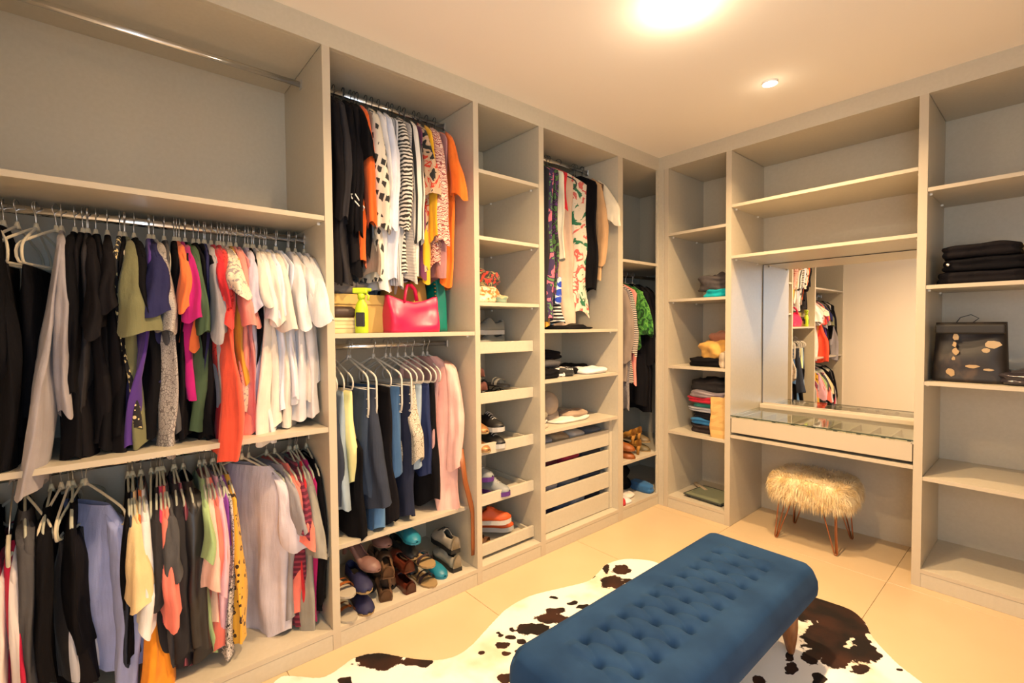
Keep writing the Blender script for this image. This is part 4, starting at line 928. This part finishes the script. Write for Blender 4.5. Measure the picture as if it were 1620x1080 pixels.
# folded black jeans, box, bag
for k, (dx, l, mt) in enumerate(((0, 'lowest of three black folded jeans', BK2), (.01, 'middle black folded jeans with metal button', BK), (-.01, 'topmost of three black folded jeans', BK2))):
    o = slab('folded_jeans', l, 'jeans', (1.775+dx, .20, 1.6085+k*.068), .34-.02*k, .26, .066, mt, 2, .009, seed=140+k, sq=.35)
    if k == 1:
        MB().rings([[(-.13+r*cos(2*pi*q/12), -.132+z, .035+r*sin(2*pi*q/12)) for q in range(12)] for z, r in ((.0, .008), (-.006, .008), (-.008, .004))]).build('button', SATIN, o, True)
t_ = thing('cardboard_box', 'tan cardboard box behind the folded jeans', 'box', (2.03, .36, 1.6085))
MB().box(-.13, .13, -.12, .12, 0, .19, .002).build('box_body', newmat('tan_card', (.42, .29, .12), .7), t_)
MB().box(-.133, .133, -.123, .123, .16, .195, .002).build('box_lid', newmat('tan_card', (.46, .32, .14), .7), t_)
tag(MB().box(1.930, 1.955, .03, .16, 1.6085, 1.79, .003).build('white_file', WHP), 'white file box at the right edge of the jeans shelf', 'box')
# black and gold bag
BG = newmat('black_metallic_bag', (.02, .018, .018), .55); t = NT(BG); v = t.coord((1, 1, .55)); n = t.noise(v, 17, 3)
t.l(t.ramp(n.outputs[0], [(0, (.006, .005, .005)), (.52, (.014, .010, .009)), (.70, (.06, .035, .02))]), t.b.inputs['Base Color'])
t_ = bag('black and gold backpack standing on the shelf', (1.735, .18, 1.1025), .22, .29, .31, BG, .92, 11, R(-88), .03, 'backpack', .0)
MB().box(.03, .115, -.13, .13, .25, .30, .01).build('flap', newmat('dark_leather', (.012, .010, .009), .6), t_)
GB = newmat('gold_foil', (.45, .28, .12), .35, .5)
def foil(name, y, z_, wy, wz, sd):
    q = random.Random(sd); pr = [(y+wy*cos(2*pi*k/9)*q.uniform(.65, 1.1), z_+wz*sin(2*pi*k/9)*q.uniform(.65, 1.1)) for k in range(9)]
    MB().rings([[(xx, a_, b_) for a_, b_ in pr] for xx in (.080, .1065-.09*max(0, z_-.05)*.9)]).build(name, GB, t_)
for i, (y, z_, wy, wz) in enumerate([(-.05, .235, .012, .022), (-.054, .195, .010, .016), (-.05, .160, .014, .020), (-.056, .122, .008, .012), (-.066, .05, .020, .022)]): foil('gold_buckle', y, z_, wy, wz, i)
for i, (y, z_, wy, wz) in enumerate([(.085, .195, .032, .022), (.062, .165, .020, .014), (.015, .085, .026, .010), (.07, .07, .022, .008)]): foil('gold_patch', y, z_, wy, wz, 20+i)
MB().tube([(0, -.06, .30), (0, -.04, .335), (0, .0, .35), (0, .03, .33), (0, .0, .30)], .0025, 6).build('strap', BLP, t_, True)
o = slab('plastic_pouch', 'glossy black plastic pouch right of the backpack', 'pouch', (1.97, .16, 1.1025), .28, .24, .06, newmat('glossy_black', (.03, .025, .03), .12), 2, .014, seed=160, sq=.7)

# ------------------------------------------------------------------ tufted bench
BLUE = newmat('blue_velvet', (.030, .085, .165), .8, 0, .12, .0); t = NT(BLUE)
BLUE.node_tree.nodes['Principled BSDF'].inputs['Sheen Weight'].default_value = .05
BLUE.node_tree.nodes['Principled BSDF'].inputs['Sheen Tint'].default_value = (.45, .65, .9, 1)
v = t.coord(); n = t.noise(v, 7, 4); t.l(t.ramp(n.outputs[0], [(.3, (.007, .027, .074)), (.7, (.014, .044, .108))]), t.b.inputs['Base Color'])
n2 = t.noise(v, 300, 2); t.bump(n2.outputs[0], .2, .001)
BX0, BX1, BY0, BY1, BZ0, BZ1 = .918, 1.392, -2.33, -1.0, .245, .395
t_ = thing('bench', 'blue velvet bench with button-tufted top on wooden legs', 'bench', ((BX0+BX1)/2, (BY0+BY1)/2, 0))
hx, hy = (BX1-BX0)/2, (BY1-BY0)/2
btn = [(x, -.44+.1*k-.01) for x in (-.098, .098) for k in range(10)]+[(0, -.49+.1*k-.01) for k in range(11)]
def top_z(x, y):
    z = BZ1
    ex = max(0, abs(x)-(hx-.05))/.05; ey = max(0, abs(y)-(hy-.05))/.05
    e = min(1, math.hypot(ex, ey)); z -= .042*(1-math.sqrt(max(0, 1-e*e)))
    s = 0
    for bx, by in btn:
        d2 = (x-bx)**2+(y-by)**2
        if d2 < .02: s += .024*math.exp(-d2/.00018)+.008*math.exp(-d2/.0014)
    # puffed diamonds between neighbouring buttons, pleats along their sides
    if abs(x) < .125 and -.54 < y < .53:
        u = (x/.098+(y+.45)/.05)/2; w_ = (x/.098-(y+.45)/.05)/2
        fade = min(1, (.125-abs(x))/.03)*min(1, (.54-abs(y))/.03)
        z += fade*(.013*math.sqrt(abs(sin(pi*(u-.5))*sin(pi*(w_-.5))))-.003)
    return z-s
NX, NY = 110, 300; b = MB(); rings = []
idx = {}
for i in range(NX+1):
    for j in range(NY+1):
        x = -hx+2*hx*i/NX; y = -hy+2*hy*j/NY
        # rounded plan corners
        r = .045; cx, cy = max(0, abs(x)-(hx-r)), max(0, abs(y)-(hy-r)); d = math.hypot(cx, cy); X, Y = x, y
        mcx = max(cx, cy)
        if d > 1e-6 and cx > 0 and cy > 0:
            k = mcx/d; X = math.copysign(hx-r+cx*k, x); Y = math.copysign(hy-r+cy*k, y)
        b.v.append(Vector((X, Y, top_z(x, y))))
for i in range(NX):
    for j in range(NY):
        a = i*(NY+1)+j; b.f.append((a, a+NY+1, a+NY+2, a+1))
# sides go down from the border loop
bord = [i*(NY+1) for i in range(NX+1)]+[NX*(NY+1)+j for j in range(1, NY+1)]+[i*(NY+1)+NY for i in range(NX-1, -1, -1)]+[j for j in range(NY-1, 0, -1)]
prev = bord
for (zz, off) in ((.33, .010), (.30, .012), (.275, .009), (.255, -.002), (.246, -.014), (.245, -.04)):
    cur = []
    for id_ in bord:
        p = b.v[id_]; nx_, ny_ = p.x/hx, p.y/hy; mm = Vector((nx_**9 if abs(nx_) < 1.01 else 1, ny_**19, 0))
        mm = Vector((math.copysign(abs(nx_)**12, nx_), math.copysign(abs(ny_)**30, ny_), 0))
        if mm.length > 1: mm.normalize()
        cur.append(len(b.v)); b.v.append(Vector((p.x+mm.x*off, p.y+mm.y*off, zz+.002*sin(p.y*40)*0)))
    for k in range(len(bord)):
        k2 = (k+1) % len(bord); b.f.append((prev[k], cur[k], cur[k2], prev[k2]))
    prev = cur
b.f.append(tuple(prev))
b.build('cushion', BLUE, t_, True)
BT = MB()
for bx, by in btn:
    z_ = top_z(bx, by)+.002
    o = MB().rings([[(bx+r*cos(2*pi*k/10), by+r*sin(2*pi*k/10), z_+h) for k in range(10)] for r, h in ((.007, 0), (.006, .004), (.002, .0055))]).build('button', BLUE, t_, True)
WL = newmat('oak_leg', (.30, .12, .035), .4); t = NT(WL); n = t.noise(t.coord((30, 30, 4)), 3, 4); t.l(t.ramp(n.outputs[0], [(.3, (.15, .052, .014)), (.7, (.25, .095, .028))]), t.b.inputs['Base Color'])
for sx in (-1, 1):
    for sy in (-1, 1):
        cx, cy = sx*(hx-.085), sy*(hy-.10)
        rg = []
        for z_, r in ((0.008, .011), (.02, .016), (.07, .026), (.12, .033), (.18, .036), (.255, .032)):
            rg.append([(cx+sx*.02*(1-z_/.25)*.6+r*cos(2*pi*k/16), cy+sy*.02*(1-z_/.25)*.6+r*sin(2*pi*k/16), z_) for k in range(16)])
        o = MB().rings(rg).build('leg', WL, t_, True)

# ------------------------------------------------------------------ cowhide rug
out = [(.02, -2.78), (.136, -2.64), (.11, -2.50), (.15, -2.41), (.26, -2.33), (.35, -2.25), (.385, -2.17), (.375, -2.08), (.318, -1.93), (.273, -1.80), (.262, -1.68), (.276, -1.585), (.33, -1.43), (.372, -1.29), (.35, -1.17), (.324, -1.064), (.36, -.93), (.475, -.836), (.62, -.82), (.80, -.72), (1.0, -.60), (1.22, -.541), (1.39, -.525), (1.467, -.59), (1.523, -.70), (1.628, -.82), (1.74, -.90), (1.86, -1.02), (1.84, -1.3), (1.76, -1.6), (1.80, -1.9), (1.95, -2.2), (1.98, -2.5), (1.75, -2.66), (1.45, -2.60), (1.2, -2.72), (1.05, -3.0), (.85, -3.02), (.75, -2.75), (.5, -2.72), (.25, -2.9)]
def inside(x, y):
    c = False; n = len(out)
    for i in range(n):
        (x1, y1), (x2, y2) = out[i], out[i-1]
        if (y1 > y) != (y2 > y) and x < (x2-x1)*(y-y1)/(y2-y1)+x1: c = not c
    return c
# smooth outline
sm_out = []
n = len(out)
for i in range(n):
    p0, p1, p2, p3 = [Vector(out[(i+k) % n]) for k in (-1, 0, 1, 2)]
    for q in range(10):
        u = q/10
        sm_out.append(.5*((2*p1)+(p2-p0)*u+(2*p0-5*p1+4*p2-p3)*u*u+(3*p1-p0-3*p2+p3)*u**3))
BL = [(0.199, -2.428, 0.069, 0.078, 0.048, -0.022), (0.306, -2.315, 0.045, 0.051, 0.027, -0.015), (0.218, -2.585, 0.018, 0.021, 0.02, -0.008), (0.447, -2.078, 0.011, 0.012, 0.009, -0.007), (0.467, -1.982, 0.018, 0.021, 0.019, -0.016), (0.507, -1.9, 0.019, 0.022, 0.016, -0.014), (0.45, -1.916, 0.013, 0.015, 0.012, -0.01), (0.411, -1.944, 0.008, 0.009, 0.01, -0.008), (0.381, -1.945, 0.006, 0.007, 0.007, -0.006), (0.476, -1.806, 0.057, 0.065, 0.031, -0.029), (0.477, -1.68, 0.054, 0.061, 0.027, -0.028), (0.447, -1.623, 0.035, 0.04, 0.018, -0.019), (0.454, -1.511, 0.019, 0.022, 0.011, -0.012), (0.359, -1.548, 0.014, 0.016, 0.01, -0.01), (0.51, -1.5, 0.02, 0.022, 0.016, -0.018), (0.464, -1.201, 0.04, 0.045, 0.038, -0.049), (0.425, -1.053, 0.034, 0.038, 0.032, -0.044), (0.352, -1.108, 0.011, 0.012, 0.036, -0.046), (0.518, -1.126, 0.015, 0.017, 0.015, -0.021), (0.363, -1.237, 0.009, 0.011, 0.011, -0.013), (0.63, -2.087, 0.025, 0.028, 0.019, -0.016), (0.598, -2.006, 0.013, 0.015, 0.01, -0.008), (0.52, -1.995, 0.017, 0.019, 0.009, -0.008), (0.541, -1.951, 0.007, 0.008, 0.01, -0.009), (1.285, -0.64, 0.077, 0.087, 0.037, -0.124), (1.385, -0.647, 0.079, 0.09, 0.037, -0.142), (1.38, -0.86, 0.065, 0.074, 0.035, -0.123), (1.454, -0.7, 0.043, 0.049, 0.017, -0.072), (1.381, -1.043, 0.026, 0.03, 0.016, -0.051), (1.448, -0.966, 0.041, 0.047, 0.024, -0.089), (1.519, -0.856, 0.044, 0.05, 0.016, -0.07), (1.541, -0.974, 0.025, 0.029, 0.007, -0.032), (1.493, -0.773, 0.022, 0.025, 0.01, -0.043), (1.322, -1.11, 0.011, 0.013, 0.011, -0.033), (1.354, -1.185, 0.02, 0.023, 0.013, -0.039), (1.295, -1.351, 0.018, 0.02, 0.012, -0.031), (1.442, -1.163, 0.02, 0.022, 0.01, -0.034), (1.221, -1.029, 0.021, 0.023, 0.014, -0.037), (1.568, -0.818, 0.01, 0.012, 0.004, -0.019), (1.642, -0.861, 0.008, 0.01, 0.002, -0.013),
 (.75, -1.3, .08, 0, 0, .1), (.72, -1.75, .09, 0, 0, .12), (1.0, -.9, .1, 0, 0, .12), (.7, -2.45, .12, 0, 0, .09), (1.45, -1.7, .1, 0, 0, .12), (1.55, -2.1, .08, 0, 0, .12), (1.3, -2.3, .14, 0, 0, .08), (.3, -2.75, .05, 0, 0, .04)]
step = .009; gx0, gy0 = 0., -3.05; NXg, NYg = int(2.02/step)+1, int(2.56/step)+1
ids = {}; gv = []; gf = []; inn = [[inside(gx0+i*step, gy0+j*step) for j in range(NYg)] for i in range(NXg)]
for i in range(NXg-1):
    for j in range(NYg-1):
        if inn[i][j] and inn[i+1][j] and inn[i][j+1] and inn[i+1][j+1]:
            q = []
            for a_, b_ in ((i, j), (i+1, j), (i+1, j+1), (i, j+1)):
                if (a_, b_) not in ids: ids[(a_, b_)] = len(gv); gv.append(Vector((gx0+a_*step, gy0+b_*step, .006)))
                q.append(ids[(a_, b_)])
            gf.append(tuple(q))
ec = {}
for f in gf:
    for k in range(4):
        e = (f[k], f[(k+1) % 4]); e2 = (e[1], e[0])
        if e2 in ec: ec[e2] = 2
        else: ec[e] = 1
edge = [e for e, c in ec.items() if c == 1]
for vi in {v for e in edge for v in e}:
    p = gv[vi]; best = min(sm_out, key=lambda q: (q.x-p.x)**2+(q.y-p.y)**2)
    gv[vi] = Vector((best.x*.8+p.x*.2, best.y*.8+p.y*.2, .0045))
low = {}
for e in edge:
    for v_ in e:
        if v_ not in low: low[v_] = len(gv); gv.append(Vector((gv[v_].x, gv[v_].y, .0008)))
    gf.append((e[1], e[0], low[e[0]], low[e[1]]))
me = bpy.data.meshes.new('cowhide_rug'); me.from_pydata([tuple(v) for v in gv], [], gf); me.update()
at = me.color_attributes.new('hide', 'FLOAT_COLOR', 'POINT')
inv = []
for cx, cy, hx_, hy_, vx, vy in BL:
    det = hx_*vy-hy_*vx; inv.append((cx, cy, vy/det, -vx/det, -hy_/det, hx_/det, max(math.hypot(hx_, hy_), math.hypot(vx, vy))*2+.03))
for i, v_ in enumerate(gv):
    wx = v_.x+.012*nz(v_.x*22, v_.y*22, 1); wy = v_.y+.012*nz(v_.x*22, v_.y*22, 8); d = 3
    for cx, cy, a_, b_, c_2, d_2, rad in inv:
        X, Y = wx-cx, wy-cy
        if abs(X) < rad and abs(Y) < rad: d = min(d, math.hypot(a_*X+b_*Y, c_2*X+d_2*Y))
    at.data[i].color = (min(d, 2)/2,)*3+(1,)
HID = newmat('cowhide', (.85, .78, .66), .85, 0, .2); t = NT(HID)
tc = t.n('ShaderNodeTexCoord'); av = t.n('ShaderNodeVertexColor', layer_name='hide')
n3 = t.noise(tc.outputs['Object'], 38, 5); ma = t.n('ShaderNodeMath', operation='MULTIPLY_ADD'); ma.inputs[1].default_value = .55; t.l(n3.outputs[0], ma.inputs[0]); t.l(av.outputs[0], ma.inputs[2])
dk = t.noise(tc.outputs['Object'], 5, 3); dark = t.ramp(dk.outputs[0], [(.42, (.012, .008, .007)), (.72, (.05, .018, .010))])
lt = t.noise(tc.outputs['Object'], 3, 4); light = t.ramp(lt.outputs[0], [(.3, (.60, .47, .32)), (.48, (.82, .78, .72)), (.7, (.84, .81, .77))])
mr = t.n('ShaderNodeMapRange'); mr.inputs[1].default_value = .775; mr.inputs[2].default_value = .815; t.l(ma.outputs[0], mr.inputs[0])
mix = t.n('ShaderNodeMix', data_type='RGBA'); t.l(mr.outputs[0], mix.inputs[0]); t.l(dark, mix.inputs[6]); t.l(light, mix.inputs[7]); t.l(mix.outputs[2], t.b.inputs['Base Color'])
fz = t.noise(None, 1, 2); mp = t.n('ShaderNodeMapping'); mp.inputs['Scale'].default_value = (120, 400, 1); t.l(tc.outputs['Object'], mp.inputs[0]); t.l(mp.outputs[0], fz.inputs['Vector']); t.bump(fz.outputs[0], .5, .002)
tag(link('cowhide_rug', me, HID), 'brown and white cowhide rug under the blue bench', 'rug')

# ------------------------------------------------------------------ fur stool
FUR = newmat('cream_fur', (.80, .58, .26), .75, 0, .2, .3); t = NT(FUR); n = t.noise(t.coord(), 16, 3)
t.l(t.ramp(n.outputs[0], [(.3, (.72, .50, .20)), (.65, (.90, .76, .48))]), t.b.inputs['Base Color'])
t_ = thing('fur_stool', 'cream fur stool on copper hairpin legs', 'stool', (1.01, .225, 0))
sx, sy, s0, s1 = .222, .198, .272, .418
b = MB(); rings = []
for i in range(13):
    a = -pi/2+pi*i/12; q = .78+.22*cos(a)**.6 if cos(a) > 0 else .78
    rings.append([(sx*q*math.copysign(abs(cos(th))**.45, cos(th)), sy*q*math.copysign(abs(sin(th))**.45, sin(th)), (s0+s1)/2+(s1-s0)/2*sin(a)) for th in [2*pi*k/40 for k in range(40)]])
seat = b.rings(rings).build('seat', FUR, t_, True)
rnd = random.Random(5); fb = MB(); me = seat.data
polys = [p for p in me.polygons]; areas = [p.area for p in polys]; tot = sum(areas)
clump = {}
for p in polys:
    cnt = p.area/tot*15000
    if p.normal.z < -.85: cnt *= .25
    cnt = int(cnt)+(rnd.random() < cnt % 1)
    vv = [me.vertices[i].co for i in p.vertices]
    for _ in range(cnt):
        a_, b_ = rnd.random(), rnd.random(); P = (vv[0]*(1-a_)+vv[1 % len(vv)]*a_)*(1-b_)+(vv[-1]*(1-a_)+vv[2 % len(vv)]*a_)*b_ if len(vv) == 4 else vv[0].lerp(vv[rnd.randrange(len(vv))], a_).lerp(Vector((0, 0, vv[0].z)), b_)
        N = p.normal; key = (round(P.x/.022), round(P.y/.022), round(P.z/.022))
        if key not in clump: clump[key] = Vector((rnd.uniform(-.8, .8), rnd.uniform(-.8, .8), rnd.uniform(-1.0, .2)))
        d = (N*.75+clump[key]*.75+Vector((P.x*1.5, P.y*1.5, 0))).normalized(); Ln = rnd.uniform(.03, .06)
        side = d.cross(Vector((rnd.uniform(-1, 1), rnd.uniform(-1, 1), rnd.uniform(-1, 1)))).normalized()*.0011
        p1 = P+d*Ln*.5; p2 = P+d*Ln*.72+Vector((0, 0, -Ln*.6))
        k = len(fb.v); fb.v += [P-side, P+side, p1-side*.8, p1+side*.8, p2]; fb.f += [(k, k+1, k+3, k+2), (k+2, k+3, k+4)]
o = fb.build('fur', FUR, t_, True); o['kind'] = 'stuff'
COP = newmat('copper', (.36, .13, .05), .35, .85)
for ax in (-1, 1):
    for ay in (-1, 1):
        fx, fy = ax*.168, ay*.166; tx, ty = ax*.135, ay*.13
        pts = [(tx-ax*.05, ty, .28), (fx-.006*ax, fy-.004*ay, .02), (fx-.003*ax, fy, .006), (fx, fy, .004), (fx+.002*ax, fy-.006*ay, .02), (tx+.01*ax, ty-ay*.05, .28)]
        b = MB(); b.tube([(tx-ax*.055, ty+.01*ay, .28), (fx-.008*ax, fy, .014), (fx-.004*ax, fy, .005), (fx+.004*ax, fy, .005), (fx+.008*ax, fy, .014), (tx+.025*ax, ty+.01*ay, .28)], .0042, 8)
        b.tube([(tx, ty-.055*ay, .28), (fx, fy-.004*ay, .012)], .0042, 8)
        b.build('leg', COP, t_, True)
MB().box(-.16, .16, -.15, .15, .268, .282, .004).build('seat_plate', BLP, t_)
